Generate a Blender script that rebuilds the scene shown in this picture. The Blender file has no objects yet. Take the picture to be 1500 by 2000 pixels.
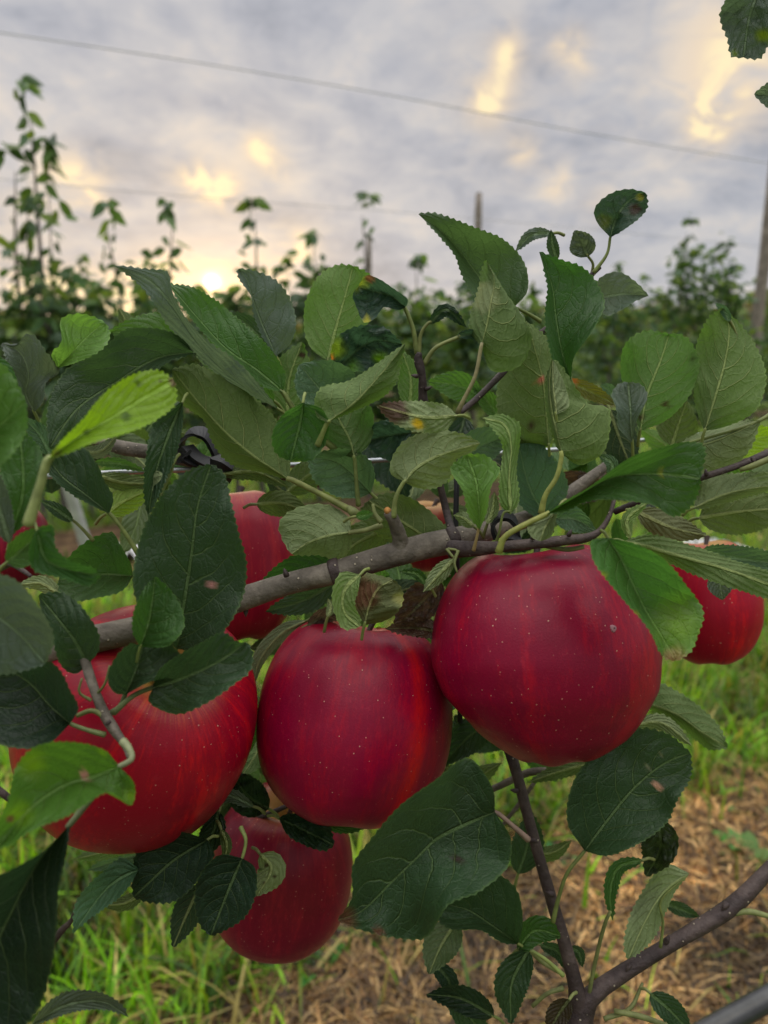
import bpy, math, random
import numpy as np
from mathutils import Vector, Matrix, noise as mnoise
R = math.radians
sc = bpy.context.scene
COL = sc.collection
random.seed(7)

# ------------------------------------------------------------------ camera
H = 1.05
PITCH = R(12.0)
F = 1385.0                      # focal length in pixels of the 1500 x 2000 photograph
cd = bpy.data.cameras.new('camera')
cam = bpy.data.objects.new('camera', cd); COL.objects.link(cam)
cam.location = (0, 0, H)
cam.rotation_euler = (math.pi/2 - PITCH, 0, 0)
cd.sensor_fit = 'VERTICAL'; cd.sensor_height = 36.0; cd.lens = F/2000*36.0
cd.clip_start = 0.02; cd.clip_end = 2000
cd.dof.use_dof = True
cd.dof.focus_distance = 0.265
cd.dof.aperture_fstop = cd.lens/2.4
sc.camera = cam
sc.render.resolution_x = 768; sc.render.resolution_y = 1024
CP, SP = math.cos(PITCH), math.sin(PITCH)

def P(x, y, d):
    """photo pixel and depth along the view axis -> world point"""
    a = (x-750)/F*d; b = -(y-1000)/F*d
    return Vector((a, d*CP + b*SP, H - d*SP + b*CP))

def ray(x, y):
    v = P(x, y, 1.0) - Vector((0, 0, H)); return v.normalized()

# ------------------------------------------------------------------ world
SUN_PX = (414, 552)
sdir = ray(*SUN_PX)
SUN_EL = math.asin(sdir.z); SUN_AZ = math.atan2(sdir.x, sdir.y)
w = bpy.data.worlds.new('World'); sc.world = w; w.use_nodes = True
nt = w.node_tree; nt.nodes.clear()

class G:
    """small helper to write node graphs"""
    def __init__(s, nt): s.nt = nt
    def n(s, t, **k):
        nd = s.nt.nodes.new(t)
        for a, b in k.items(): setattr(nd, a, b)
        return nd
    def put(s, sock, v):
        if hasattr(v, 'is_output') or isinstance(v, bpy.types.NodeSocket): s.nt.links.new(v, sock)
        elif isinstance(v, (tuple, list)) and len(v) == 3 and sock.type == 'RGBA': sock.default_value = (*v, 1)
        elif isinstance(v, (int, float)) and sock.type == 'RGBA': sock.default_value = (v, v, v, 1)
        elif isinstance(v, (int, float)) and sock.type == 'VECTOR': sock.default_value = (v, v, v)
        else: sock.default_value = v
    def m(s, op, a, b=None, c=None, clamp=False):
        nd = s.n('ShaderNodeMath', operation=op, use_clamp=clamp)
        s.put(nd.inputs[0], a)
        if b is not None: s.put(nd.inputs[1], b)
        if c is not None: s.put(nd.inputs[2], c)
        return nd.outputs[0]
    def v(s, op, a, b=None):
        nd = s.n('ShaderNodeVectorMath', operation=op)
        s.put(nd.inputs[0], a)
        if b is not None:
            if op == 'SCALE': s.put(nd.inputs['Scale'], b)
            else: s.put(nd.inputs[1], b)
        return nd.outputs['Value'] if op in ('DOT_PRODUCT', 'LENGTH') else nd.outputs['Vector']
    def ss(s, x, a, b, lo=0.0, hi=1.0):
        nd = s.n('ShaderNodeMapRange', interpolation_type='SMOOTHSTEP')
        s.put(nd.inputs[0], x); s.put(nd.inputs[1], a); s.put(nd.inputs[2], b); s.put(nd.inputs[3], lo); s.put(nd.inputs[4], hi)
        return nd.outputs[0]
    def mix(s, f, a, b, mode='MIX'):
        nd = s.n('ShaderNodeMix', data_type='RGBA', blend_type=mode)
        s.put(nd.inputs[0], f); s.put(nd.inputs[6], a); s.put(nd.inputs[7], b)
        return nd.outputs[2]
    def noise(s, vec, scale, detail=3, rough=0.5, dist=0.0, col=False):
        nd = s.n('ShaderNodeTexNoise')
        if vec is not None: s.put(nd.inputs['Vector'], vec)
        nd.inputs['Scale'].default_value = scale; nd.inputs['Detail'].default_value = detail
        nd.inputs['Roughness'].default_value = rough; nd.inputs['Distortion'].default_value = dist
        return nd.outputs['Color' if col else 'Fac']
    def xyz(s, v):
        nd = s.n('ShaderNodeSeparateXYZ'); s.put(nd.inputs[0], v); return nd.outputs
    def comb(s, x, y, z):
        nd = s.n('ShaderNodeCombineXYZ')
        for i, q in enumerate((x, y, z)): s.put(nd.inputs[i], q)
        return nd.outputs[0]
    def ramp(s, f, pts):
        nd = s.n('ShaderNodeValToRGB'); s.put(nd.inputs[0], f)
        e = nd.color_ramp.elements
        while len(e) < len(pts): e.new(0.5)
        for i, (p, c) in enumerate(pts): e[i].position = p; e[i].color = (*c, 1)
        return nd.outputs[0]

g = G(nt)
tc = g.n('ShaderNodeTexCoord').outputs['Generated']
dirn = g.v('NORMALIZE', tc)
dx, dy, dz = g.xyz(dirn)
sky = g.n('ShaderNodeTexSky', sky_type='NISHITA', sun_disc=False)
sky.sun_elevation = SUN_EL; sky.sun_rotation = SUN_AZ
sky.altitude = 50; sky.dust_density = 2.0
skyc = g.v('SCALE', sky.outputs[0], 0.10)
# cloud layer: directions projected on a plane above
den = g.m('ADD', g.m('MAXIMUM', dz, 0.0), 0.30)
cp = g.comb(g.m('DIVIDE', dx, den), g.m('DIVIDE', dy, den), 0.0)
n1 = g.noise(cp, 2.3, 6, 0.60, 0.6)
n2 = g.noise(g.v('ADD', cp, (7.3, 2.1, 0)), 6.0, 5, 0.55, 0.4)
n3 = g.noise(g.v('ADD', cp, (1.3, 9.1, 0)), 0.9, 3, 0.5)
n4 = g.noise(g.v('ADD', cp, (3.3, 4.1, 2)), 9.5, 5, 0.6, 0.8)
nn = g.m('ADD', g.m('ADD', g.m('MULTIPLY', n1, 0.52), g.m('MULTIPLY', n2, 0.30)), g.m('MULTIPLY', n4, 0.18))
cl = g.ramp(nn, [(0.38, (0.34, 0.365, 0.43)), (0.46, (0.46, 0.475, 0.535)), (0.54, (0.58, 0.575, 0.60)), (0.62, (0.74, 0.68, 0.635))])
# breaks in the cloud lit from behind by the low sun
def blob(px, py, r, amp, sx=1.0):
    d = ray(px, py)
    dd = g.v('SUBTRACT', dirn, tuple(d))
    q = g.xyz(dd)
    e = g.m('ADD', g.m('ADD', g.m('POWER', g.m('ABSOLUTE', g.m('DIVIDE', q[0], sx)), 2.0), g.m('POWER', g.m('ABSOLUTE', q[1]), 2.0)), g.m('POWER', g.m('ABSOLUTE', q[2]), 2.0))
    return g.m('MULTIPLY', g.m('EXPONENT', g.m('MULTIPLY', e, -1.0/(2*r*r))), amp)
BL = [(990,105,.015,.8,.8),(955,198,.016,.95,1.0),(985,150,.012,.2,1),(1108,92,.012,.9,1.2),(1130,140,.012,.5,1),(1372,222,.016,.9,.9),(1390,262,.014,.7,1),(1440,90,.035,.7,1),(1440,190,.03,.35,1),
      (1020,300,.013,.6,1),(508,290,.012,1.15,1.1),(540,330,.014,.6,1),(400,355,.016,1.3,1.6),(440,385,.014,.6,1.4),(140,345,.020,.9,1.5),(190,392,.014,.7,1),(1085,360,.013,.7,1.0),(1180,395,.016,.4,1),
      (1400,130,.07,.26,1),(400,330,.06,.14,1.5),(960,150,.05,.22,1),(1050,330,.06,.10,1.5),(585,483,.012,1.2,1),(545,525,.014,1.2,1.2),(560,470,.03,.3,1.5),
      (60,560,.020,1.2,3),(230,590,.026,1.2,3.2),(330,530,.020,.8,2),(440,545,.020,.9,1.5),(20,430,.03,.35,2)]
acc = None
for b in BL:
    o = blob(*b); acc = o if acc is None else g.m('ADD', acc, o)
brk = g.m('MULTIPLY', acc, g.ss(n4, 0.33, 0.62, 0.30, 1.25))
brk = g.m('MINIMUM', brk, 1.25)
cl = g.mix(g.m('MINIMUM', g.m('MULTIPLY', brk, 0.70), 1.0), cl, (1.04, 0.80, 0.52))
core = g.ss(brk, 0.75, 1.3)
cl = g.mix(g.m('MULTIPLY', core, 0.6), cl, (1.22, 1.04, 0.62))
# glow round the hidden sun
g1 = blob(*SUN_PX, .0058, 10.0); g2 = blob(*SUN_PX, .034, 0.38, 1.6)
gl = g.v('SCALE', (1.0, 0.62, 0.22), g.m('ADD', g1, g2))
cl = g.v('ADD', cl, gl)
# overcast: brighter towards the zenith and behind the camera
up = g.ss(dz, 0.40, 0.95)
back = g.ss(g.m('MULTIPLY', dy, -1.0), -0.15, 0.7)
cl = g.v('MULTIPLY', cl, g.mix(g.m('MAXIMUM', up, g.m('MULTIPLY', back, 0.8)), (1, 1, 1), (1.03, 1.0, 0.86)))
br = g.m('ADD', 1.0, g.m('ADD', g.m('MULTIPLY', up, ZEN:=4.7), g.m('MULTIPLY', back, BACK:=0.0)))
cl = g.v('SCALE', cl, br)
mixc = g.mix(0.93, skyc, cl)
low = g.ss(dz, -0.10, 0.0)
mixc = g.mix(low, (0.10, 0.10, 0.08), mixc)
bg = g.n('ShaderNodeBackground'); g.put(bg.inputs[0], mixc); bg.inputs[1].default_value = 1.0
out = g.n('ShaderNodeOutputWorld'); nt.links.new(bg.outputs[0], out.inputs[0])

# ------------------------------------------------------------------ sun and exposure
sl = bpy.data.lights.new('sun', 'SUN'); sl.energy = 0.5; sl.angle = R(30); sl.color = (1.0, 0.80, 0.55)
so = bpy.data.objects.new('sun', sl); COL.objects.link(so)
so.rotation_euler = sdir.to_track_quat('Z', 'Y').to_euler()
so.location = (0, 0, 30)
sc.view_settings.view_transform = 'Standard'; sc.view_settings.look = 'None'
sc.view_settings.exposure = 0.0; sc.view_settings.gamma = 1.0
try: sc.view_settings.use_curve_mapping = False
except Exception: pass
sc.cycles.max_bounces = 8; sc.cycles.transmission_bounces = 6; sc.cycles.diffuse_bounces = 4

# ------------------------------------------------------------------ materials
def mat(name):
    m = bpy.data.materials.new(name); m.use_nodes = True; m.node_tree.nodes.clear()
    return m, G(m.node_tree)
def finish(m, g, sh, bump=None):
    o = g.n('ShaderNodeOutputMaterial'); g.nt.links.new(sh, o.inputs[0])
    return m
def principled(g, col, rough=0.6, spec=0.4, normal=None, **k):
    p = g.n('ShaderNodeBsdfPrincipled')
    g.put(p.inputs['Base Color'], col); g.put(p.inputs['Roughness'], rough); g.put(p.inputs['Specular IOR Level'], spec)
    if normal is not None: g.put(p.inputs['Normal'], normal)
    for a, b in k.items(): g.put(p.inputs[a], b)
    return p.outputs[0]
def bump(g, h, dist, strength=1.0):
    b = g.n('ShaderNodeBump'); g.put(b.inputs['Height'], h); b.inputs['Distance'].default_value = dist; b.inputs['Strength'].default_value = strength
    return b.outputs[0]

def make_leaf_mat():
    m, g = mat('leaf')
    uv = g.n('ShaderNodeUVMap', uv_map='span').outputs[0]       # v in -1..1, t in 0..1
    um = g.n('ShaderNodeUVMap', uv_map='metric').outputs[0]     # metres across / along
    v, t, _ = g.xyz(uv); xm, ym, _ = g.xyz(um)
    lc = g.n('ShaderNodeVertexColor', layer_name='lc')
    col, pal = lc.outputs[0], lc.outputs[1]
    geo = g.n('ShaderNodeNewGeometry'); back = geo.outputs['Backfacing']
    av = g.m('ABSOLUTE', v); ax = g.m('ABSOLUTE', xm)
    nz = g.noise(um, 48, 3, 0.6)
    wob = g.m('MULTIPLY', g.m('SUBTRACT', nz, 0.5), 0.16)
    mw = g.ss(t, 0.0, 1.0, 0.0012, 0.00045)
    mid = g.m('SUBTRACT', 1.0, g.ss(ax, g.m('MULTIPLY', mw, 0.45), mw))
    side = g.m('GREATER_THAN', v, 0.0)
    q = g.m('SUBTRACT', g.m('SUBTRACT', t, g.m('MULTIPLY', av, 0.20)), g.m('MULTIPLY', g.m('MULTIPLY', av, av), 0.20))
    q = g.m('ADD', g.m('ADD', q, wob), g.m('MULTIPLY', side, 0.052))
    fq = g.m('ABSOLUTE', g.m('SUBTRACT', g.m('FRACT', g.m('ADD', g.m('MULTIPLY', q, 6.3), 8.0)), 0.5))
    lat = g.m('MULTIPLY', g.m('SUBTRACT', 1.0, g.ss(fq, 0.012, 0.060)), g.ss(av, 0.45, 0.95, 1.0, 0.0))
    bulge = g.ss(fq, 0.0, 0.5)
    def vor(scale):
        vo = g.n('ShaderNodeTexVoronoi', feature='DISTANCE_TO_EDGE')
        g.put(vo.inputs['Vector'], g.v('ADD', um, g.v('SCALE', g.noise(um, 300, 2, 0.5, col=True), 0.0016))); vo.inputs['Scale'].default_value = scale
        return vo.outputs[0]
    f1 = g.m('SUBTRACT', 1.0, g.ss(vor(230), 0.0, 0.10)); f2 = g.m('SUBTRACT', 1.0, g.ss(vor(620), 0.0, 0.14))
    fine = g.m('ADD', g.m('MULTIPLY', f1, 0.6), g.m('MULTIPLY', f2, 0.35))
    big = g.noise(um, 28, 3, 0.6)
    grain = g.noise(um, 900, 2, 0.6)
    vein = g.m('MAXIMUM', mid, g.m('MULTIPLY', lat, 0.9))
    # upper face
    t1 = g.v('MULTIPLY', col, g.v('SCALE', (1, 1, 1), g.ss(big, 0.25, 0.75, 0.78, 1.28)))
    t1 = g.mix(g.m('MULTIPLY', fine, 0.34), t1, g.v('ADD', g.v('SCALE', col, 1.7), (0.02, 0.035, 0.008)))
    top = g.mix(g.m('MULTIPLY', vein, 0.75), t1, g.v('ADD', g.v('SCALE', col, 1.3), (0.095, 0.135, 0.045)))
    # lower face
    u0 = g.mix(pal, g.v('MULTIPLY', g.v('SCALE', col, 1.15), (1.12, 1.0, 0.95)), (0.25, 0.31, 0.165))
    u0 = g.v('SCALE', u0, g.ss(big, 0.25, 0.75, 0.82, 1.15))
    u0 = g.v('SCALE', u0, g.ss(grain, 0.3, 0.7, 0.88, 1.12))
    u0 = g.mix(g.m('MULTIPLY', fine, 0.32), u0, g.v('ADD', g.v('SCALE', u0, 1.25), (0.03, 0.045, 0.01)))
    und = g.mix(g.m('MULTIPLY', vein, 0.85), u0, g.v('ADD', g.v('SCALE', u0, 0.9), (0.23, 0.25, 0.10)))
    c = g.mix(back, top, und)
    c = g.mix(g.ss(av, 0.955, 0.99, 0.0, 0.45), c, g.v('ADD', g.v('SCALE', c, 1.2), (0.07, 0.10, 0.02)))
    hgt = g.m('ADD', g.m('MULTIPLY', vein, -1.0), g.m('ADD', g.m('MULTIPLY', bulge, 0.30), g.m('ADD', g.m('MULTIPLY', fine, -0.30), g.m('MULTIPLY', big, 0.9))))
    hgt = g.m('ADD', hgt, g.m('MULTIPLY', grain, 0.12))
    nrm = bump(g, hgt, 0.0010, 0.9)
    rough = g.mix(back, g.m('ADD', 0.36, g.m('MULTIPLY', big, 0.22)), 0.78)
    p = principled(g, c, rough, g.m('SUBTRACT', 0.30, g.m('MULTIPLY', back, 0.18)), nrm)
    tr = g.n('ShaderNodeBsdfTranslucent'); g.put(tr.inputs[0], g.v('MULTIPLY', g.v('SCALE', g.mix(g.m('MULTIPLY', vein, 0.4), col, g.v('SCALE', col, 0.5)), 2.6), (1.15, 1.1, 0.6))); g.put(tr.inputs['Normal'], nrm)
    mx = g.n('ShaderNodeMixShader'); mx.inputs[0].default_value = 0.36
    g.nt.links.new(p, mx.inputs[1]); g.nt.links.new(tr.outputs[0], mx.inputs[2])
    return finish(m, g, mx.outputs[0])
M_LEAF = make_leaf_mat()

def make_simple_leaf(name='far_leaf'):
    m, g = mat(name)
    lc = g.n('ShaderNodeVertexColor', layer_name='lc').outputs[0]
    p = principled(g, lc, 0.5, 0.4)
    tr = g.n('ShaderNodeBsdfTranslucent'); g.put(tr.inputs[0], g.v('MULTIPLY', g.v('SCALE', lc, 2.2), (1.2, 1.1, 0.5)))
    mx = g.n('ShaderNodeMixShader'); mx.inputs[0].default_value = 0.3
    g.nt.links.new(p, mx.inputs[1]); g.nt.links.new(tr.outputs[0], mx.inputs[2])
    return finish(m, g, mx.outputs[0])
M_FAR = make_simple_leaf()

def make_bark(name, c1, c2, c3, rough=0.7):
    m, g = mat(name)
    oc = g.n('ShaderNodeTexCoord').outputs['Object']
    a = g.noise(oc, 60, 5, 0.65, 0.5); b = g.noise(oc, 420, 3, 0.6)
    col = g.ramp(a, [(0.3, c1), (0.5, c2), (0.72, c3)])
    vo = g.n('ShaderNodeTexVoronoi', feature='F1'); g.put(vo.inputs['Vector'], oc); vo.inputs['Scale'].default_value = 330
    vo.inputs['Randomness'].default_value = 1.0
    rnd = g.xyz(vo.outputs['Color'])[0]
    len_ = g.m('MULTIPLY', g.m('SUBTRACT', 1.0, g.ss(vo.outputs['Distance'], 0.10, 0.19)), g.m('GREATER_THAN', rnd, 0.62))
    col = g.mix(g.m('MULTIPLY', g.ss(b, 0.4, 0.7), 0.35), col, c1)
    col = g.mix(g.m('MULTIPLY', len_, 0.75), col, (0.42, 0.36, 0.28))
    h = g.m('ADD', g.m('ADD', g.m('MULTIPLY', a, 1.0), g.m('MULTIPLY', b, 0.55)), g.m('MULTIPLY', len_, 0.8))
    return finish(m, g, principled(g, col, rough, 0.35, bump(g, h, 0.0012, 0.9)))
M_BARK = make_bark('bark', (0.045, 0.037, 0.030), (0.125, 0.106, 0.088), (0.25, 0.215, 0.18))
M_TWIG = make_bark('young_bark', (0.018, 0.011, 0.012), (0.045, 0.030, 0.030), (0.10, 0.072, 0.066), 0.6)
M_FARBARK = make_bark('far_bark', (0.05, 0.045, 0.04), (0.10, 0.09, 0.08), (0.17, 0.15, 0.13))

def make_petiole():
    m, g = mat('petiole')
    lc = g.n('ShaderNodeVertexColor', layer_name='lc').outputs[0]
    oc = g.n('ShaderNodeTexCoord').outputs['Object']
    a = g.noise(oc, 260, 3, 0.6)
    c = g.v('SCALE', lc, g.ss(a, 0.3, 0.7, 0.75, 1.2))
    return finish(m, g, principled(g, c, 0.55, 0.35, bump(g, a, 0.0003, 0.6)))
M_PET = make_petiole()

def make_apple(name, seed, dark, bright, streak=1.0, green=0.5, stripe=None):
    m, g = mat(name)
    oc = g.n('ShaderNodeTexCoord').outputs['Object']
    x, y, z = g.xyz(oc)
    r = g.m('MAXIMUM', g.m('SQRT', g.m('ADD', g.m('MULTIPLY', x, x), g.m('MULTIPLY', y, y))), 0.0015)
    cx, cy = g.m('DIVIDE', x, r), g.m('DIVIDE', y, r)
    ang = g.comb(g.m('ADD', cx, seed), cy, g.m('MULTIPLY', z, 5.5))
    s1 = g.noise(ang, 2.2, 3, 0.55); s2 = g.noise(ang, 9.0, 4, 0.65); s3 = g.noise(g.comb(g.m('ADD', cx, seed), cy, g.m('MULTIPLY', z, 9)), 34.0, 3, 0.6)
    blot = g.noise(g.v('ADD', oc, (seed, 0, 0)), 38, 4, 0.6)
    f = g.m('ADD', g.m('MULTIPLY', s1, 0.42), g.m('ADD', g.m('MULTIPLY', s2, 0.36), g.m('MULTIPLY', s3, 0.22)))
    k = g.ss(f, 0.47, 0.62, 0.0, streak)
    c = g.mix(k, dark, bright)
    if stripe is not None:
        th = g.m('ARCTAN2', y, x)
        wv = g.m('MULTIPLY', g.m('SUBTRACT', g.noise(oc, 60, 3, 0.6), 0.5), 0.16)
        q = g.m('ABSOLUTE', g.m('ADD', g.m('SUBTRACT', th, stripe), wv))
        c = g.mix(g.m('MULTIPLY', g.ss(q, 0.0, 0.17, 0.9, 0.0), g.ss(s3, 0.3, 0.6, 0.6, 1.0)), c, (0.52, 0.006, 0.010))
    c = g.mix(g.ss(blot, 0.45, 0.75, 0.0, 0.35), c, tuple(0.45*a for a in dark))
    # yellow-green skin in the stem hollow and thin streaks running out of it
    zt = g.m('DIVIDE', z, 0.035)
    stem = g.m('MULTIPLY', g.ss(r, 0.006, 0.020, 1.0, 0.0), g.ss(zt, 0.2, 0.6))
    stem = g.m('MAXIMUM', stem, g.m('MULTIPLY', g.m('MULTIPLY', g.ss(r, 0.012, 0.026, 0.38, 0.0), g.ss(s3, 0.40, 0.62)), g.ss(zt, 0.4, 0.9)))
    c = g.mix(g.m('MULTIPLY', stem, green), c, (0.36, 0.24, 0.05))
    # lenticels
    vo = g.n('ShaderNodeTexVoronoi', feature='F1'); g.put(vo.inputs['Vector'], oc); vo.inputs['Scale'].default_value = 430
    rn = g.xyz(vo.outputs['Color'])
    rad = g.m('MULTIPLY', g.m('ADD', 0.05, g.m('MULTIPLY', rn[1], 0.085)), 0.85)
    dot = g.m('MULTIPLY', g.m('SUBTRACT', 1.0, g.ss(vo.outputs['Distance'], g.m('MULTIPLY', rad, 0.55), g.m('MULTIPLY', rad, 1.25))), g.m('GREATER_THAN', rn[0], 0.12))
    dotc = g.mix(rn[2], (0.52, 0.16, 0.14), (0.60, 0.38, 0.28))
    c = g.mix(g.m('MULTIPLY', dot, 0.95), c, dotc)
    fleck = g.noise(g.comb(g.m('MULTIPLY', x, 1.0), y, g.m('MULTIPLY', z, 0.35)), 620, 3, 0.7)
    c = g.mix(g.ss(fleck, 0.55, 0.75, 0.0, 0.20), c, (0.46, 0.03, 0.06))
    b2 = g.noise(oc, 1500, 2, 0.5)
    nrm = bump(g, g.m('ADD', g.m('MULTIPLY', b2, 0.5), g.m('ADD', g.m('MULTIPLY', blot, 1.2), g.m('MULTIPLY', dot, 0.3))), 0.0004, 0.35)
    rough = g.m('ADD', 0.27, g.m('MULTIPLY', blot, 0.16))
    return finish(m, g, principled(g, c, rough, 0.24, nrm, **{'Coat Weight': 0.0}))

def make_flat(name, c1, c2, scale=80, rough=0.6, spec=0.4, metal=0.0, bd=0.0005):
    m, g = mat(name)
    oc = g.n('ShaderNodeTexCoord').outputs['Object']
    a = g.noise(oc, scale, 4, 0.6)
    c = g.mix(g.ss(a, 0.3, 0.7), c1, c2)
    return finish(m, g, principled(g, c, rough, spec, bump(g, a, bd, 0.5), **{'Metallic': metal}))
M_WIRE = make_flat('galvanised_wire', (0.30, 0.32, 0.36), (0.48, 0.50, 0.54), 300, 0.38, 0.5, 0.75, 0.0002)
M_FARWIRE = make_flat('weathered_wire', (0.36, 0.36, 0.38), (0.46, 0.46, 0.48), 50, 0.6, 0.4)
M_TIE = make_flat('black_plastic', (0.006, 0.006, 0.008), (0.012, 0.012, 0.016), 120, 0.5, 0.3)
M_HOSE = make_flat('black_hose', (0.015, 0.016, 0.019), (0.035, 0.037, 0.042), 60, 0.30, 0.5)
M_POST = make_flat('weathered_post', (0.16, 0.135, 0.12), (0.30, 0.26, 0.23), 14, 0.8, 0.2, 0.0, 0.004)
M_WHITE = make_flat('white_plastic', (0.42, 0.42, 0.45), (0.60, 0.60, 0.62), 12, 0.5, 0.4, 0.0, 0.004)
M_CUT = make_flat('cut_wood', (0.30, 0.13, 0.035), (0.48, 0.24, 0.08), 500, 0.8, 0.2)
M_CALYX = make_flat('dried_calyx', (0.05, 0.03, 0.02), (0.12, 0.07, 0.04), 500, 0.9, 0.1)
M_SPOT = make_flat('russet_spot', (0.26, 0.12, 0.15), (0.34, 0.17, 0.20), 500, 0.7, 0.2)

# ------------------------------------------------------------------ objects helpers
def link(o, parent=None):
    COL.objects.link(o)
    if parent is not None: o.parent = parent
    return o
def tag(o, label=None, cat=None, group=None, kind=None):
    for k, v in (('label', label), ('category', cat), ('group', group), ('kind', kind)):
        if v: o[k] = v
    return o
def empty(name, loc):
    o = bpy.data.objects.new(name, None); o.empty_display_size = 0.05; o.location = loc
    return link(o)

def wpos(o):
    p = Vector((0, 0, 0))
    while o is not None: p = p + o.location; o = o.parent
    return p

def np_mesh(name, V, Fq, material, smooth=True, colors=None, origin=None, parent=None, uvs=None, link_it=True):
    """V (n,3) world positions, Fq (m,4) or (m,3) faces"""
    V = np.asarray(V, dtype=np.float64); Fq = np.asarray(Fq, dtype=np.int32)
    me = bpy.data.meshes.new(name)
    org = np.array(origin if origin is not None else (0, 0, 0), dtype=np.float64)
    k = Fq.shape[1]
    me.vertices.add(len(V)); me.vertices.foreach_set('co', (V-org).astype(np.float32).ravel())
    me.loops.add(Fq.size); me.loops.foreach_set('vertex_index', Fq.ravel())
    me.polygons.add(len(Fq)); me.polygons.foreach_set('loop_start', np.arange(0, Fq.size, k, dtype=np.int32))
    me.polygons.foreach_set('use_smooth', np.full(len(Fq), smooth))
    me.update(calc_edges=True)
    if colors is not None:
        a = me.color_attributes.new('lc', 'FLOAT_COLOR', 'POINT')
        c = np.asarray(colors, dtype=np.float32)
        if c.shape[1] == 3: c = np.hstack([c, np.ones((len(c), 1), np.float32)])
        a.data.foreach_set('color', c.ravel())
    if uvs is not None:
        for nm, u in uvs.items():
            l = me.uv_layers.new(name=nm)
            l.data.foreach_set('uv', np.asarray(u, dtype=np.float32)[Fq.ravel()].ravel())
    me.materials.append(material)
    if not link_it: return me
    o = bpy.data.objects.new(name, me); 
    link(o, parent)
    base = wpos(parent) if parent is not None else Vector((0, 0, 0))
    o.location = Vector(org) - base
    return o

def catmull(pts, n):
    """arc-length resampled Catmull-Rom through pts (k,dim) -> (n,dim)"""
    p = np.asarray(pts, dtype=float)
    if len(p) == 2:
        t = np.linspace(0, 1, n)[:, None]; return p[0]*(1-t)+p[1]*t
    q = np.vstack([2*p[0]-p[1], p, 2*p[-1]-p[-2]])
    res = []
    for i in range(len(p)-1):
        a, b, c, d = q[i], q[i+1], q[i+2], q[i+3]
        # centripetal
        t0 = 0; t1 = t0+max(np.linalg.norm(b-a), 1e-9)**.5; t2 = t1+max(np.linalg.norm(c-b), 1e-9)**.5; t3 = t2+max(np.linalg.norm(d-c), 1e-9)**.5
        for t in np.linspace(t1, t2, 24, endpoint=(i == len(p)-2)):
            A1 = (t1-t)/(t1-t0)*a+(t-t0)/(t1-t0)*b; A2 = (t2-t)/(t2-t1)*b+(t-t1)/(t2-t1)*c; A3 = (t3-t)/(t3-t2)*c+(t-t2)/(t3-t2)*d
            B1 = (t2-t)/(t2-t0)*A1+(t-t0)/(t2-t0)*A2; B2 = (t3-t)/(t3-t1)*A2+(t-t1)/(t3-t1)*A3
            res.append((t2-t)/(t2-t1)*B1+(t-t1)/(t2-t1)*B2)
    r = np.array(res)
    s = np.r_[0, np.cumsum(np.linalg.norm(np.diff(r[:, :min(3, r.shape[1])], axis=0), axis=1))]
    s /= s[-1]
    u = np.linspace(0, 1, n)
    return np.stack([np.interp(u, s, r[:, j]) for j in range(r.shape[1])], axis=1)

def tube_arrays(pts, n=24, sides=10, rough=0.0, seed=0, cap=True):
    """pts: (x,y,z,radius) in world metres"""
    c = catmull(pts, n); C = c[:, :3]; r = c[:, 3]
    T = np.gradient(C, axis=0); T /= np.linalg.norm(T, axis=1)[:, None]+1e-12
    up = np.array([0.13, 0.21, 0.97]); 
    if abs(T[0] @ up) > 0.9: up = np.array([1.0, 0.1, 0])
    N = np.cross(T[0], up); N /= np.linalg.norm(N)
    V = []
    rs = np.random.RandomState(seed)
    ph = rs.rand(3)*6
    for i in range(n):
        N = N - T[i]*(N @ T[i]); N /= np.linalg.norm(N); B = np.cross(T[i], N)
        for k in range(sides):
            a = 2*math.pi*k/sides
            rr = r[i]*(1+rough*(math.sin(3*a+ph[0]+i*.35)*.5+math.sin(2*a+ph[1]-i*.22)*.5+rs.uniform(-.5, .5)*.6+.8*math.sin(i*.9+ph[2])*.5))
            V.append(C[i]+rr*(N*math.cos(a)+B*math.sin(a)))
    Fq = []
    for i in range(n-1):
        for k in range(sides):
            k2 = (k+1) % sides
            Fq.append((i*sides+k, i*sides+k2, (i+1)*sides+k2, (i+1)*sides+k))
    b = len(V); V.append(C[0]-T[0]*r[0]*.3); V.append(C[-1]+T[-1]*r[-1]*.5)
    for k in range(sides):
        k2 = (k+1) % sides
        Fq.append((b, k2, k, k)); Fq.append((b+1, (n-1)*sides+k, (n-1)*sides+k2, (n-1)*sides+k2))
    return np.array(V), Fq
def merge(parts):
    Vs, Fs, off = [], [], 0
    for V, Fq in parts:
        Vs.append(V); Fs += [tuple(i+off for i in f) for f in Fq]; off += len(V)
    return np.vstack(Vs), Fs
def fix_faces(Fq):
    return [tuple(dict.fromkeys(f)) for f in Fq]
def poly_mesh(name, V, Fq, material, parent=None, origin=None, colors=None, smooth=True):
    me = bpy.data.meshes.new(name)
    org = np.array(origin if origin is not None else V[0]*0)
    me.from_pydata([tuple(v) for v in (V-org)], [], fix_faces(Fq)); me.update()
    if smooth: me.polygons.foreach_set('use_smooth', [True]*len(me.polygons))
    if colors is not None:
        a = me.color_attributes.new('lc', 'FLOAT_COLOR', 'POINT'); c = np.ones((len(V), 4), np.float32); c[:, :3] = colors
        a.data.foreach_set('color', c.ravel())
    me.materials.append(material)
    o = bpy.data.objects.new(name, me); link(o, parent)
    base = wpos(parent) if parent is not None else Vector((0, 0, 0))
    o.location = Vector(org) - base
    return o
def px_tube(pts, **k):
    """pts: (x, y, depth, width in px)"""
    q = []
    for x, y, d, wd in pts:
        p = P(x, y, d); q.append((p.x, p.y, p.z, wd/2/F*d))
    return tube_arrays(q, **k)

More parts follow.
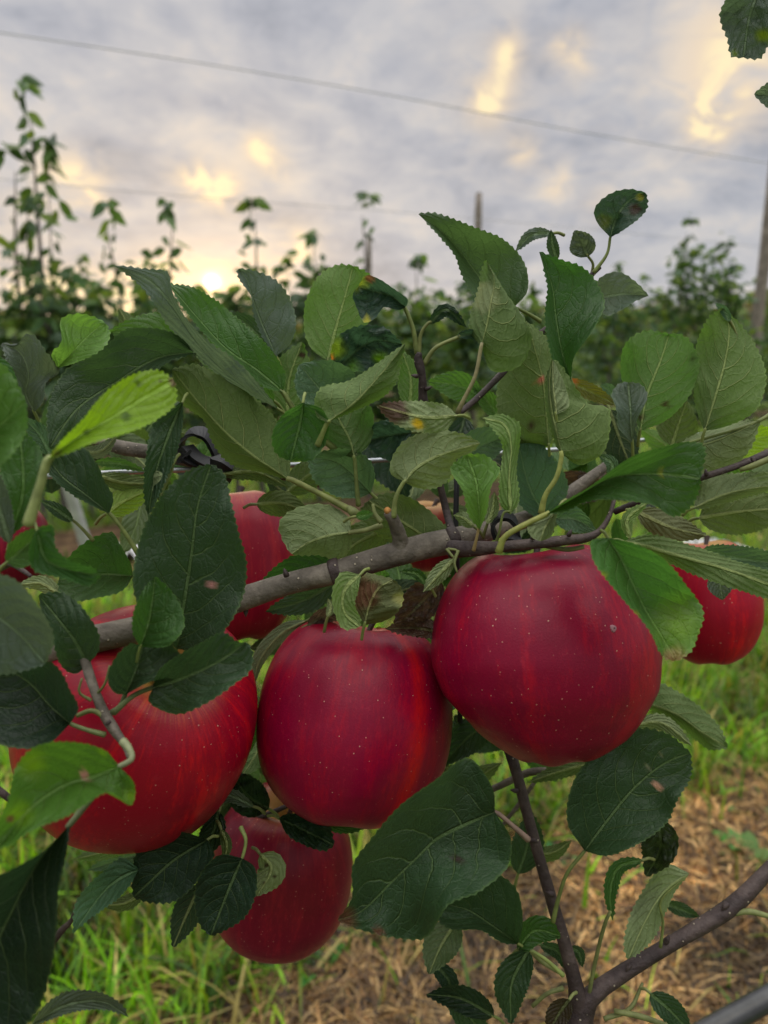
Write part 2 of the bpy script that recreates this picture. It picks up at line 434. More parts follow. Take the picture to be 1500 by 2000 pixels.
# ------------------------------------------------------------------ ground
ROW = np.array([0.921, 0.389]); NRM = np.array([-0.389, 0.921])     # along / across the orchard rows
PER = 4.25; C0 = 0.30
def make_ground():
    m, g = mat('ground')
    pos = g.n('ShaderNodeNewGeometry').outputs['Position']
    c = g.v('DOT_PRODUCT', pos, (float(NRM[0])-.2, float(NRM[1]), 0))
    a = g.noise(pos, 1.3, 4, 0.6); b = g.noise(pos, 14, 5, 0.65); d = g.noise(pos, 90, 4, 0.7)
    cc = g.m('ADD', g.m('DIVIDE', g.m('SUBTRACT', c, C0), PER), g.m('MULTIPLY', g.m('SUBTRACT', a, 0.5), 0.10))
    fr = g.m('ABSOLUTE', g.m('SUBTRACT', g.m('FRACT', g.m('ADD', cc, 0.5)), 0.5))
    strip = g.ss(g.m('ADD', fr, g.m('MULTIPLY', g.m('SUBTRACT', b, 0.5), 0.08)), 0.14, 0.185, 1.0, 0.0)
    soil = g.ramp(b, [(0.35, (0.035, 0.021, 0.012)), (0.5, (0.085, 0.052, 0.028)), (0.68, (0.20, 0.13, 0.07))])
    grass = g.ramp(d, [(0.3, (0.030, 0.055, 0.010)), (0.5, (0.09, 0.14, 0.02)), (0.72, (0.17, 0.21, 0.05))])
    col = g.mix(strip, grass, soil)
    h = g.m('ADD', g.m('MULTIPLY', b, 1.0), g.m('MULTIPLY', d, 0.4))
    return finish(m, g, principled(g, col, 0.9, 0.15, bump(g, h, 0.03, 0.8)))
M_GROUND = make_ground()
def gz(x, y):
    return 0.012*mnoise.noise(Vector((x*1.7, y*1.7, 0))) + 0.02*mnoise.noise(Vector((x*.5, y*.5, 3)))
xs = np.r_[-300, -120, -50, -20, np.arange(-9, 12.01, .15), 25, 60, 130, 320]
ys = np.r_[-60, -20, -6, np.arange(-1, 13.01, .15), 20, 40, 90, 200, 500]
V = [(x, y, gz(x, y) if abs(x) < 12 and -2 < y < 13 else 0.0) for y in ys for x in xs]
nx = len(xs)
Fg = [(j*nx+i, j*nx+i+1, (j+1)*nx+i+1, (j+1)*nx+i) for j in range(len(ys)-1) for i in range(nx-1)]
tag(np_mesh('ground', V, Fg, M_GROUND), kind='structure')

def strip_amount(x, y):
    c = (NRM[0]-.2)*x+NRM[1]*y
    n = mnoise.noise(Vector((x*1.3, y*1.3, 7)))*.06
    fr = abs(((c-C0)/PER+n+0.5) % 1.0-0.5)
    return 1-min(1, max(0, (fr-0.135)/0.05))

def blades(name, pts, hrange, wrange, cols, lean, seed, segs=3, flat=False, curl=0.3, kind='stuff', wmul=None):
    rs = np.random.RandomState(seed); n = len(pts)
    pts = np.asarray(pts); az = rs.uniform(0, 2*math.pi, n); h = rs.uniform(*hrange, n); wd = rs.uniform(*wrange, n)
    ln = rs.uniform(*lean, n); cv = rs.uniform(-curl, curl, n)
    cols = np.asarray(cols); ci = rs.randint(0, len(cols), n); bc = cols[ci]*rs.uniform(.7, 1.3, (n, 1))*np.array([[.72+1.3*max(-.42, mnoise.noise(Vector((p[0]*6, p[1]*6, seed))))] for p in pts])
    D = np.stack([np.cos(az), np.sin(az)], 1); S = np.stack([-np.sin(az), np.cos(az)], 1)
    V = np.zeros((n, (segs+1)*2, 3)); C = np.zeros((n, (segs+1)*2, 3))
    for k in range(segs+1):
        t = k/segs
        if flat:
            out_ = h*t; z = 0.006+rs.uniform(0, .018, n)*math.sin(math.pi*t)+rs.uniform(0, .012, n)
            side = cv*h*t*t
        else:
            ang = ln*(0.35+0.9*t)
            out_ = h*t*np.sin(ang); z = h*t*np.cos(ang)-0.004; side = cv*h*.3*t*t
            z = np.maximum(z, 0.004*t)
        cx = pts[:, 0]+D[:, 0]*out_+S[:, 0]*side; cy = pts[:, 1]+D[:, 1]*out_+S[:, 1]*side
        ww = wd*(1-t**1.8)*.5+.0003
        twx, twy = S[:, 0]*ww, S[:, 1]*ww
        zt = rs.uniform(-.3, .3, n)*ww
        V[:, 2*k] = np.stack([cx-twx, cy-twy, pts[:, 2]+z-zt], 1); V[:, 2*k+1] = np.stack([cx+twx, cy+twy, pts[:, 2]+z+zt], 1)
        C[:, 2*k] = C[:, 2*k+1] = bc*(1.0 if flat else (.85+.2*t))  # root shade painted into the colour of upright blades, fading towards the tip
    m = (segs+1)*2
    base = np.arange(n)[:, None]*m
    Fq = np.concatenate([base+np.array([2*k, 2*k+1, 2*k+3, 2*k+2]) for k in range(segs)], 0)
    return tag(np_mesh(name, V.reshape(-1, 3), Fq, M_FAR, colors=C.reshape(-1, 3)), kind=kind)

def scatter(n, xr, yr, accept, seed, clump=0.0):
    rs = random.Random(seed); res = []
    while len(res) < n:
        y = rs.uniform(*yr); xx = max(0.9, y*0.62+.3); x = rs.uniform(-xx, xx) if xr is None else rs.uniform(*xr)
        if clump and mnoise.noise(Vector((x*5, y*5, seed))) < rs.uniform(-.5, clump): continue
        if rs.random() < accept(x, y): res.append((x, y, gz(x, y)))
    return res
GR = [(0.12, 0.30, 0.010), (0.19, 0.42, 0.014), (0.05, 0.14, 0.008), (0.26, 0.40, 0.025), (0.34, 0.28, 0.09)]
ST = [(0.32, 0.18, 0.068), (0.58, 0.39, 0.17), (0.13, 0.07, 0.028), (0.38, 0.24, 0.09), (0.06, 0.035, 0.017)]
blades('grass', scatter(26000, None, (0.75, 3.4), lambda x, y: 1-strip_amount(x, y)*.985, 3, .15), (.05, .17), (.004, .010), GR, (.1, 1.1), 5)
blades('far_grass', scatter(16000, None, (3.0, 11), lambda x, y: 1-strip_amount(x, y)*.97, 4), (.06, .16), (.006, .016), GR, (.1, 1.0), 6, segs=2)
blades('straw', scatter(22000, None, (0.6, 3.0), lambda x, y: .06+.94*strip_amount(x, y), 8, .1), (.05, .18), (.0015, .0050), ST, (1, 1), 9, segs=4, flat=True, curl=.5)
blades('dry_grass', scatter(7000, None, (0.8, 3.2), lambda x, y: .25+.6*max(0, 1-abs(strip_amount(x, y)-.4)*2), 12, .1), (.05, .13), (.0015, .004), ST+GR[3:], (.6, 1.5), 13)

def weed(name, x, y, r, nleaf, seed, col, label):
    rs = random.Random(seed); Vs, Fs, Cs = [], [], []
    z0 = gz(x, y)
    for i in range(nleaf):
        az = rs.uniform(0, 6.28); L = r*rs.uniform(.5, 1.1); wdt = L*rs.uniform(.28, .42); el = rs.uniform(.15, .9)
        ox, oy = rs.uniform(-.35, .35)*r, rs.uniform(-.35, .35)*r
        d = Vector((math.cos(az)*math.cos(el), math.sin(az)*math.cos(el), math.sin(el))); s = Vector((-math.sin(az), math.cos(az), 0))
        prof = [0.05, .5, 1, .95, .6, .05]; b = len(Vs); cc = [c*rs.uniform(.7, 1.3) for c in col]
        for k, p in enumerate(prof):
            t = k/5; c = Vector((x+ox, y+oy, z0)) + d*L*t + Vector((0, 0, -.35*L*t*t+.004))
            for sg in (-1, 0, 1):
                q = c + s*sg*p*wdt*.5 + Vector((0, 0, abs(sg)*p*wdt*.12)); q.z = max(q.z, z0+.003); Vs.append(tuple(q)); Cs.append(cc)
        for k in range(5):
            for j in range(2): Fs.append((b+k*3+j, b+k*3+j+1, b+(k+1)*3+j+1, b+(k+1)*3+j))
    o = np_mesh(name, Vs, Fs, M_FAR, colors=Cs, origin=(x, y, z0))
    return tag(o, label, 'weed', 'broad leaved weeds growing in the straw')
def gpt(px, py):
    d = ray(px, py); k = -H/d.z; return d.x*k, d.y*k
for px, py, r, n, sd, c, lb in [
    (605, 1905, .055, 22, 1, (.06, .17, .035), 'bright green leafy weed in the straw below the hanging lower apple'),
    (745, 1850, .045, 16, 2, (.05, .15, .035), 'small green weed seedling below the brown tip of the largest dark leaf'),
    (345, 1950, .04, 12, 3, (.055, .13, .06), 'dull green weed at the lower left edge of the mown grass'),
    (1265, 1715, .05, 24, 4, (.08, .20, .03), 'light green weed tuft right of the vertical twig beneath the spotted leaf'),
    (1440, 1690, .06, 30, 5, (.075, .19, .03), 'yellow green weed tuft on the straw above the slanting right twig'),
    (1050, 1905, .05, 20, 6, (.07, .19, .025), 'bright green weed on the straw beside the foot of the vertical twig'),
    (1460, 1600, .05, 20, 7, (.07, .15, .035), 'feathery green weed near the right edge where grass meets straw'),
    (1080, 1700, .05, 18, 8, (.06, .17, .04), 'green weed half hidden behind the vertical twig'),
    (1240, 1930, .04, 14, 9, (.06, .16, .035), 'small weed under the slanting twig close to the black hose')]:
    gx, gy = gpt(px, py); weed('weed', gx, gy, r*1.35, int(n*1.6), sd, c, lb)
# fallen leaf, dead stick
def rowY(px, c, z=1.05):
    """point on the row line at distance c across, seen in photo column px"""
    a = (px-750)/F/CP    # x = a*depth-ish, depth ~ y
    a = (px-750)/F
    # iterate: depth d = y*CP + (H-z)*SP at z~1
    y = c
    for _ in range(20):
        d = y*CP+(H-z)*SP; x = a*d
        y = (c-NRM[0]*x)/NRM[1]
    return a*(y*CP+(H-z)*SP), y
gx, gy = gpt(1305, 1895)
def small_leaf(name, x, y, z, L, rot, col, label, cat, group=None):
    Vs, Fs, Cs = [], [], []
    prof = [0.05, .55, .95, 1, .7, .3, .03]
    for k, p in enumerate(prof):
        t = k/6
        for j, sg in enumerate((-1, -.5, 0, .5, 1)):
            u = (t-.5)*L; vv = sg*p*L*.3
            Vs.append((x+u*math.cos(rot)-vv*math.sin(rot), y+u*math.sin(rot)+vv*math.cos(rot), z+.012*abs(sg)**2+.012*math.sin(t*5)+.004)); Cs.append(col)
    for k in range(6):
        for j in range(4): Fs.append((k*5+j, k*5+j+1, k*5+j+6, k*5+j+5))
    return tag(np_mesh(name, Vs, Fs, M_FAR, colors=Cs, origin=(x, y, z)), label, cat, group)
small_leaf('fallen_leaf', gx, gy, gz(gx, gy)+.004, .07, .8, (.42, .22, .05), 'orange brown fallen leaf lying on the straw under the slanting right twig', 'leaf')
stk = [gpt(1240, 1860), gpt(1265, 1925), gpt(1350, 1945), gpt(1460, 1965)]
Vt, Ft = tube_arrays([(x, y, .015+.01*(i % 2), .0035-.0006*i) for i, (x, y) in enumerate(stk)], n=20, sides=6)
tag(poly_mesh('dead_stick', Vt, Ft, M_FARBARK, origin=Vt[0]), 'thin bare dead stick lying on the straw at lower right', 'stick')
stk = [gpt(1395, 1880), gpt(1470, 1840), gpt(1560, 1800)]
Vt, Ft = tube_arrays([(x, y, .02, .003) for x, y in stk], n=12, sides=6)
tag(poly_mesh('dead_stick', Vt, Ft, M_FARBARK, origin=Vt[0]), 'short straight dead stick at the right edge below the slanting twig', 'stick')

# ------------------------------------------------------------------ orchard rows behind
def leaf_fan(Vs, Fs, Cs, p, d, s, L, col):
    """one small folded, drooping leaf: 5 stations x 3"""
    b = len(Vs); up = d.cross(s); 
    prof = (0.08, .8, 1.0, .62, .03)
    for k, q in enumerate(prof):
        t = k/4; c = p + d*(L*t) + Vector((0, 0, -.28*L*t*t))
        for sg in (-1, 0, 1):
            Vs.append(tuple(c + s*(sg*q*L*.27) + up*(abs(sg)*q*L*.09))); Cs.append(col)
    for k in range(4):
        for j in range(2): Fs.append((b+k*3+j, b+k*3+j+1, b+(k+1)*3+j+1, b+(k+1)*3+j))

def rnd_dir(rs, zlo=-1, zhi=1):
    z = rs.uniform(zlo, zhi); a = rs.uniform(0, 6.283); r = math.sqrt(max(0, 1-z*z)); return Vector((r*math.cos(a), r*math.sin(a), z))

def tree_meshes(seed, height, crown_top, spread, nleaf, leaders=2, leafL=.085, cbase=.35, tint=1.0, lead_density=26):
    rs = random.Random(seed)
    parts = []
    parts.append(tube_arrays([(0, 0, 0, .022), (rs.uniform(-.02, .02), 0, height*.35, .016), (rs.uniform(-.04, .04), rs.uniform(-.03, .03), height*.7, .010), (rs.uniform(-.05, .05), 0, height*.93, .003)], n=18, sides=7, rough=.05))
    Vs, Fs, Cs = [], [], []
    pal = [(.030, .062, .022), (.045, .085, .022), (.022, .046, .020), (.075, .115, .025), (.035, .07, .035)]
    def leafy(p, L, zlo=-.6, zhi=.5):
        d = rnd_dir(rs, zlo, zhi); s = d.cross(rnd_dir(rs)).normalized()
        c = rs.choice(pal); f = rs.uniform(.7, 1.25)*tint
        leaf_fan(Vs, Fs, Cs, p, d, s, L, tuple(x*f for x in c))
    limbs = []
    nl = 13
    for i in range(nl):
        z0 = cbase+(crown_top-cbase)*i/nl*.93; a = i*2.4+rs.uniform(-.4, .4)
        L = spread*(1-.45*i/nl)*rs.uniform(.7, 1.15); rise = rs.uniform(.05, .5)*L
        p0 = Vector((0, 0, z0)); p2 = Vector((math.cos(a)*L, math.sin(a)*L, z0+rise)); p1 = (p0+p2)/2+Vector((0, 0, rs.uniform(-.03, .06)))
        parts.append(tube_arrays([(*p0, .009), (*p1, .006), (*p2, .0025)], n=8, sides=5))
        limbs.append((p0, p1, p2))
        for k in range(rs.randint(2, 3)):      # shoots rising from the limb
            t = rs.uniform(.3, 1); q = p0.lerp(p2, t); sh = rs.uniform(.12, .4)
            q2 = q+Vector((rs.uniform(-.08, .08), rs.uniform(-.08, .08), sh)); parts.append(tube_arrays([(*q, .004), (*q2, .0015)], n=4, sides=4))
            limbs.append((q, (q+q2)/2, q2))
    for i in range(nleaf):
        p0, p1, p2 = rs.choice(limbs); t = rs.random()**.7
        p = p0.lerp(p2, t)+Vector((rs.gauss(0, .045), rs.gauss(0, .045), rs.gauss(0, .05)))
        leafy(p, leafL*rs.uniform(.6, 1.15))
    for j in range(leaders):
        ox, oy = (0, 0) if j == 0 else (rs.uniform(-.22, .22), rs.uniform(-.15, .15)); hh = height*(1 if j == 0 else rs.uniform(.72, .9))
        base = Vector((ox*.3, oy*.3, crown_top*.75)); tip = Vector((ox, oy, hh))
        if j: parts.append(tube_arrays([(*base, .007), (*tip, .0022)], n=8, sides=5))
        m = int(lead_density*(hh-crown_top*.9)) if hh > crown_top*.9 else 4
        for k in range(max(4, m)):
            t = rs.uniform(0, 1)**.85; z = crown_top*.85+(hh-crown_top*.85)*t
            q = base.lerp(tip, (z-base.z)/(tip.z-base.z)); out = rnd_dir(rs, -.2, .5)*rs.uniform(.01, .13 if t < .7 else .06)
            leafy(q+out, leafL*rs.uniform(.65, 1.1), -.8, .1)
        for k in range(7):
            leafy(tip+Vector((0, 0, -rs.uniform(0, .07))), leafL*rs.uniform(.8, 1.15), -.7, .3)
    Vb, Fb = merge(parts)
    tm = bpy.data.meshes.new('trunk'); tm.from_pydata([tuple(v) for v in Vb], [], fix_faces(Fb)); tm.update(); tm.materials.append(M_FARBARK)
    cm = np_mesh('crown', Vs, Fs, M_FAR, colors=Cs, link_it=False)
    return tm, cm
def place_tree(meshes, x, y, rot, scale, label, group):
    e = empty('orchard_tree', (x, y, 0)); e.rotation_euler[2] = rot; e.scale = (scale,)*3
    for nm, me in zip(('trunk', 'crown'), meshes):
        o = bpy.data.objects.new(nm, me); link(o, e)
    return tag(e, label, 'tree', group)

# nearest row behind: individual tall leaders against the sky
C2 = 5.12
row2 = [(-120, 420, 1.35, 'young orchard tree beyond the left edge, partly outside the picture'),
 (8, 310, 1.42, 'young orchard tree at the left edge with a thin leader behind the tallest one'),
 (55, 188, 1.50, 'tallest young orchard tree at far left with dense upper leaves and a drooping leafy tip'),
 (130, 545, 1.32, 'low orchard tree just right of the tallest far left tree'),
 (214, 418, 1.40, 'slim orchard tree leader with drooping leaves, second sky silhouette from the left'),
 (325, 415, 1.45, 'slim orchard tree leader just left of the sun glow'),
 (442, 592, 1.22, 'low orchard tree just under the setting sun glow'),
 (495, 410, 1.40, 'slim orchard tree leader just right of the sun glow'),
 (615, 468, 1.50, 'bushy orchard tree with several short shoots left of the round upright leaf'),
 (718, 402, 1.42, 'orchard tree whose leafy leader tops a dark stake above the crinkled leaves'),
 (820, 515, 1.45, 'low orchard tree seen between the curled leaves and the tall pointed leaf'),
 (925, 560, 1.40, 'orchard tree hidden mostly behind the tall pointed leaf'),
 (1040, 570, 1.42, 'orchard tree mostly hidden behind the upright leaves right of centre'),
 (1205, 530, 1.62, 'orchard tree rising behind the dark drooping leaf at right'),
 (1342, 440, 1.95, 'tallest bushy orchard tree on the right with several leaders'),
 (1415, 485, 1.90, 'bushy orchard tree just left of the tall wooden post'),
 (1560, 470, 1.5, 'orchard tree just outside the right edge beyond the tall post')]
for i, (px, ty, ct, lb) in enumerate(row2):
    x, y = rowY(px, C2, {True: 2.4, False: 1.9}[ty < 350])
    d = ray(px, ty); k = math.hypot(x, y)/math.hypot(d.x, d.y); top = H+d.z*k
    dens = {55: 46, 8: 20, 1342: 46, 1415: 46, 615: 46, 1205: 38}.get(px, 36)
    me = tree_meshes(100+i, top/0.96, ct, (.42 if px in (1342, 1415, 1205, 615) else .36), (760 if px > 1100 else 520 if px > 100 else 230), 3 if px in (1342, 1415, 615, 8) else 1 if px != 55 else 2, .095 if px > 1100 else .12, tint=1.75, lead_density=dens*.62)
    place_tree(me, x, y, 0 if px != 55 else .4, 1.0, lb, 'young orchard trees in the next row')
# rows further back: shared meshes
var = [tree_meshes(300+i, random.uniform(1.95, 2.5), random.uniform(1.55, 1.95), .55, 760, 2, .11, tint=2.0) for i in range(5)]
rs = random.Random(21)
for r, (cdist, step) in enumerate([(9.9, .8), (14.6, 1.0), (19.4, 1.3), (26, 1.8), (36, 2.6)]):
    x = -cdist*.85-1
    while x < cdist*.95+1:
        y = (cdist-NRM[0]*x)/NRM[1]+rs.uniform(-.15, .15)
        if abs(x) < y*.66+1.2:
            place_tree(var[rs.randrange(5)], x, y, rs.uniform(0, 6.28), rs.uniform(.85, 1.12), 'blurred leafy green orchard tree in the %s row behind the trellised leaders' % ('first', 'second', 'third', 'fourth', 'farthest')[r], 'orchard trees of the %s row behind' % ('first', 'second', 'third', 'fourth', 'farthest')[r])
        x += step*rs.uniform(.85, 1.15)
# distant woods, reads as one mass
def woods():
    rs = np.random.RandomState(5); n = 26000
    a = rs.uniform(-.95, .95, n); rr = rs.uniform(62, 78, n)
    hmax = 5.0+2.2*np.array([mnoise.noise(Vector((q*9, 0, 1))) for q in a])+1.2*np.array([mnoise.noise(Vector((q*31, 0, 4))) for q in a])+1.2*a
    z = hmax*np.sqrt(rs.rand(n))
    c = np.stack([np.sin(a)*rr, np.cos(a)*rr, z], 1)
    s = rs.uniform(.25, .7, (n, 1)); u = rs.randn(n, 3); u /= np.linalg.norm(u, axis=1)[:, None]; v = np.cross(u, rs.randn(n, 3)); v /= np.linalg.norm(v, axis=1)[:, None]
    V = np.stack([c-u*s, c-v*s*.6, c+u*s, c+v*s*.6], 1).reshape(-1, 3)
    cols = np.array([(.11, .14, .06), (.16, .17, .06), (.20, .15, .07), (.08, .11, .05)])[rs.randint(0, 4, n)]
    Fq = np.arange(n*4).reshape(-1, 4)
    tag(np_mesh('distant_woods', V, Fq, M_FAR, colors=np.repeat(cols, 4, 0)), kind='stuff')
woods()

# posts and wires of the next rows
def post(px, ytop, c, rad, label, lean=0.0):
    x, y = rowY(px, c, 2.6); d = ray(px, ytop); k = math.hypot(x, y)/math.hypot(d.x, d.y); top = H+d.z*k
    Vt, Ft = tube_arrays([(x+lean, y, -.1, rad*1.08), (x+lean*.5, y, top*.5, rad), (x, y, top-.02, rad*.97), (x, y, top, rad*.9)], n=14, sides=14, rough=.03)
    return tag(poly_mesh('trellis_post', Vt, Ft, M_POST, origin=(x, y, 0)), label, 'post', 'wooden trellis posts'), (x, y, top)
post(1510, 258, C2, .055, 'tall weathered wooden trellis post at the right edge of the picture', -.03)
post(932, 378, 9.87, .052, 'slim grey trellis post standing far behind the tall pointed leaf')
post(720, 462, C2+.03, .018, 'thin dark stake carrying the leafy leader right of the round upright leaf')
def far_wire(pts, c, rad, label):
    q = []
    for px, py in pts:
        x, y = rowY(px, c, 2.5); d = ray(px, py); k = math.hypot(x, y)/math.hypot(d.x, d.y); q.append((x, y, H+d.z*k, rad))
    Vt, Ft = tube_arrays(q, n=40, sides=6)
    return tag(poly_mesh('trellis_wire', Vt, Ft, M_FARWIRE, origin=Vt[0]), label, 'wire', 'trellis wires of the next row')
far_wire([(-300, 20), (0, 64), (400, 124), (750, 184), (1120, 256), (1495, 320)], C2-.06, .0032, 'topmost blurred wire sloping down across the sky to the tall post')
far_wire([(-300, 318), (100, 360), (420, 388), (750, 412), (1120, 444), (1495, 482)], C2-.06, .0018, 'faint second wire crossing the sky below the topmost one')
# leaning white tree guard and white ground sheets
x0, y0, = gpt(172, 1075)
p0 = P(126, 925, 2.55); p1 = P(172, 1078, 2.75)
Vt, Ft = tube_arrays([(*p0, .022), (*((p0+p1)/2), .022), (*p1, .024)], n=10, sides=12)
tag(poly_mesh('white_pipe', Vt, Ft, M_WHITE, origin=Vt[-1]), 'blurred leaning white plastic pipe behind the left leaves', 'pipe')
def sheet(pxs, label, wv=.35):
    rs = random.Random(3); Vs = []; n = 60
    (ax, ay), (bx, by) = gpt(*pxs[0]), gpt(*pxs[1])
    for i in range(n+1):
        t = i/n; cx, cy = ax+(bx-ax)*t, ay+(by-ay)*t
        for j in range(7):
            s = (j/6-.5)*wv*(1+.2*math.sin(i*.7))
            Vs.append((cx-.389*s, cy+.921*s, gz(cx, cy)+.03+.03*math.sin(i*1.1+j*2)+.02*mnoise.noise(Vector((i*.5, j*.9, 0)))))
    Fs = [(i*7+j, i*7+j+1, (i+1)*7+j+1, (i+1)*7+j) for i in range(n) for j in range(6)]
    return tag(np_mesh('ground_sheet', Vs, Fs, M_WHITE, origin=Vs[0]), label, 'ground sheet', 'white reflective ground sheets')
sheet([(200, 1090), (600, 1060)], 'rumpled white reflective sheet on the ground seen through the left leaves')
sheet([(1375, 1084), (1440, 1080)], 'rumpled white reflective sheet on the ground seen past the far right apple')

# ------------------------------------------------------------------ the foreground apple tree
TREE = empty('apple_tree', (-0.42, 0.30, 0))
tag(TREE, 'apple tree in the foreground with grey branches and serrated green leaves carrying the red apples', 'tree')

def branch(name, pts, m, n=40, sides=14, rough=.05, label=None, seed=1):
    pts = [(a, b, c_, w_*.86) for a, b, c_, w_ in pts]
    Vb, Fb = px_tube(pts, n=n, sides=sides, rough=rough, seed=seed)
    o = poly_mesh(name, Vb, Fb, m, parent=TREE, origin=Vb[0])
    return tag(o, label)
branch('branch', [(-230, 1420, .315, 84), (-60, 1330, .268, 74), (100, 1270, .247, 66), (190, 1247, .240, 64), (300, 1222, .245, 61), (465, 1172, .258, 56), (560, 1141, .262, 50), (650, 1119, .262, 54), (740, 1092, .262, 56), (830, 1067, .264, 58), (890, 1055, .267, 58), (960, 1035, .275, 46), (1060, 1000, .29, 36), (1130, 950, .30, 28), (1190, 905, .31, 20)], M_BARK, n=110, sides=22, rough=.018, label='thick grey brown branch running up to the right above the apples')
for kx, ky, kd, kw, s_ in ((655, 1116, .262, 62, 3), (886, 1053, .266, 62, 4)):      # ring scars
    branch('bud_scar', [(kx-9, ky+4, kd, kw*.93), (kx-3, ky+2, kd, kw), (kx+3, ky-1, kd, kw*.99), (kx+9, ky-3, kd, kw*.92)], M_TWIG, n=8, sides=18, rough=.05, seed=s_)
branch('twig', [(880, 1072, .258, 40), (925, 1072, .252, 36), (980, 1068, .247, 27), (1040, 1062, .245, 25), (1100, 1056, .245, 24), (1150, 1049, .246, 20), (1172, 1036, .247, 14), (1190, 1008, .248, 11), (1200, 975, .25, 9)], M_TWIG, n=44)
branch('spur', [(784, 1070, .262, 42), (778, 1040, .259, 34), (768, 1015, .256, 28), (758, 1000, .255, 25)], M_BARK, n=18, rough=.08)
branch('cut_stub', [(759, 1000, .2545, 16), (755, 995, .2535, 15)], M_CUT, n=4, label='orange cut end of a pruned spur')
branch('twig', [(60, 838, .335, 22), (200, 864, .31, 26), (235, 874, .305, 33), (300, 884, .30, 33), (380, 900, .30, 32), (445, 910, .305, 28), (560, 930, .33, 24), (700, 960, .36, 20)], M_BARK, n=50, label='brown twig tied to the wire at upper left')
branch('twig', [(1600, 855, .28, 20), (1500, 886, .275, 18), (1440, 910, .272, 16), (1360, 936, .27, 15), (1290, 962, .272, 14), (1200, 1000, .28, 14)], M_TWIG, n=30)
branch('twig', [(828, 800, .27, 24), (826, 770, .268, 21), (824, 735, .266, 19), (817, 700, .265, 20), (820, 690, .264, 12)], M_TWIG, n=22, rough=.1, label='short purple shoot holding the curled leaves')
branch('twig', [(828, 790, .27, 22), (840, 860, .28, 18), (858, 940, .285, 16), (872, 1000, .285, 17), (885, 1045, .275, 20)], M_TWIG, n=22)
branch('twig', [(1120, 900, .30, 12), (985, 725, .275, 15), (935, 775, .268, 14), (896, 808, .262, 14)][1:], M_TWIG, n=14)
branch('twig', [(985, 725, .275, 15), (1030, 670, .285, 13), (1080, 630, .29, 12), (1128, 570, .292, 11), (1156, 536, .29, 12), (1172, 522, .29, 9)], M_TWIG, n=22)
branch('twig', [(140, 1200, .250, 22), (165, 1285, .224, 21), (180, 1335, .218, 20), (202, 1392, .214, 23), (228, 1432, .210, 22), (246, 1458, .207, 16), (252, 1478, .204, 12)], M_BARK, n=30, rough=.1, label='short leafy grey twig hanging in front of the left apple')
branch('twig', [(940, 1330, .33, 24), (985, 1440, .305, 24), (1003, 1490, .30, 25), (1022, 1560, .298, 25), (1045, 1645, .296, 26), (1072, 1740, .295, 27), (1102, 1840, .294, 30), (1124, 1925, .293, 36), (1134, 1985, .293, 56)], M_TWIG, n=60, rough=.03, label='dark vertical twig rising from the lower fork')
branch('branch', [(1750, 1480, .34, 30), (1600, 1600, .32, 28), (1500, 1700, .31, 30), (1432, 1768, .305, 37), (1300, 1850, .30, 32), (1210, 1905, .296, 36), (1150, 1950, .293, 44), (1130, 1990, .293, 66), (1120, 2080, .295, 78), (900, 2300, .32, 90), (300, 2400, .36, 100), (-700, 2500, .40, 110)], M_TWIG, n=110, sides=18, rough=.025, label='dark slanting branch at lower right')
branch('twig', [(940, 1550, .345, 13), (980, 1533, .34, 15), (1035, 1508, .335, 17), (1110, 1502, .33, 14), (1195, 1455, .33, 13), (1290, 1400, .335, 11)], M_BARK, n=26, label='thin grey twig behind the spotted leaf')
branch('twig', [(955, 1645, .345, 8), (1010, 1575, .335, 9), (1050, 1520, .33, 9)], M_BARK, n=10)
branch('twig', [(75, 1880, .29, 10), (118, 1820, .285, 16), (140, 1797, .28, 10), (152, 1760, .275, 7)], M_TWIG, n=12)
branch('twig', [(-120, 1070, .34, 16), (0, 1110, .33, 14), (20, 1100, .32, 14), (60, 1125, .31, 9)], M_TWIG, n=12)
branch('twig', [(-60, 1500, .30, 14), (0, 1545, .30, 16), (70, 1600, .30, 14), (140, 1640, .30, 10)], M_TWIG, n=12)
branch('twig', [(445, 1640, .345, 12), (470, 1610, .34, 14), (530, 1588, .335, 12), (590, 1560, .335, 9)], M_TWIG, n=14)
# trunk, left of the picture
tp = [(-0.42, .30, -.05, .030), (-.42, .30, .35, .027), (-.40, .31, .7, .024), (-.41, .315, 1.0, .021), (-.43, .32, 1.6, .016), (-.40, .33, 2.3, .008)]
Vt, Ft = tube_arrays(tp, n=50, sides=18, rough=.05); poly_mesh('trunk', Vt, Ft, M_BARK, parent=TREE, origin=Vt[0])
pb = P(-230, 1420, .315); Vt, Ft = tube_arrays([(-.405, .312, .78, .016), (-.34, .30, .86, .0125), (pb.x, pb.y, pb.z, 84/2/F*.315)], n=20, sides=14, rough=.05)
poly_mesh('branch', Vt, Ft, M_BARK, parent=TREE, origin=Vt[0])
pb = P(-700, 2500, .40); Vt, Ft = tube_arrays([(-.42, .30, .45, .020), ((-.42+pb.x)/2, (.30+pb.y)/2, (.45+pb.z)/2-.02, .017), (pb.x, pb.y, pb.z, 110/2/F*.40)], n=20, sides=14, rough=.05)
poly_mesh('branch', Vt, Ft, M_TWIG, parent=TREE, origin=Vt[0])
pb = P(1540, -60, .30); Vt, Ft = tube_arrays([(-.42, .32, 1.45, .010), (-.15, .36, 1.52, .008), (.12, .34, 1.42, .005), (pb.x, pb.y, pb.z, .0022)], n=30, sides=10)
poly_mesh('branch', Vt, Ft, M_BARK, parent=TREE, origin=Vt[0])

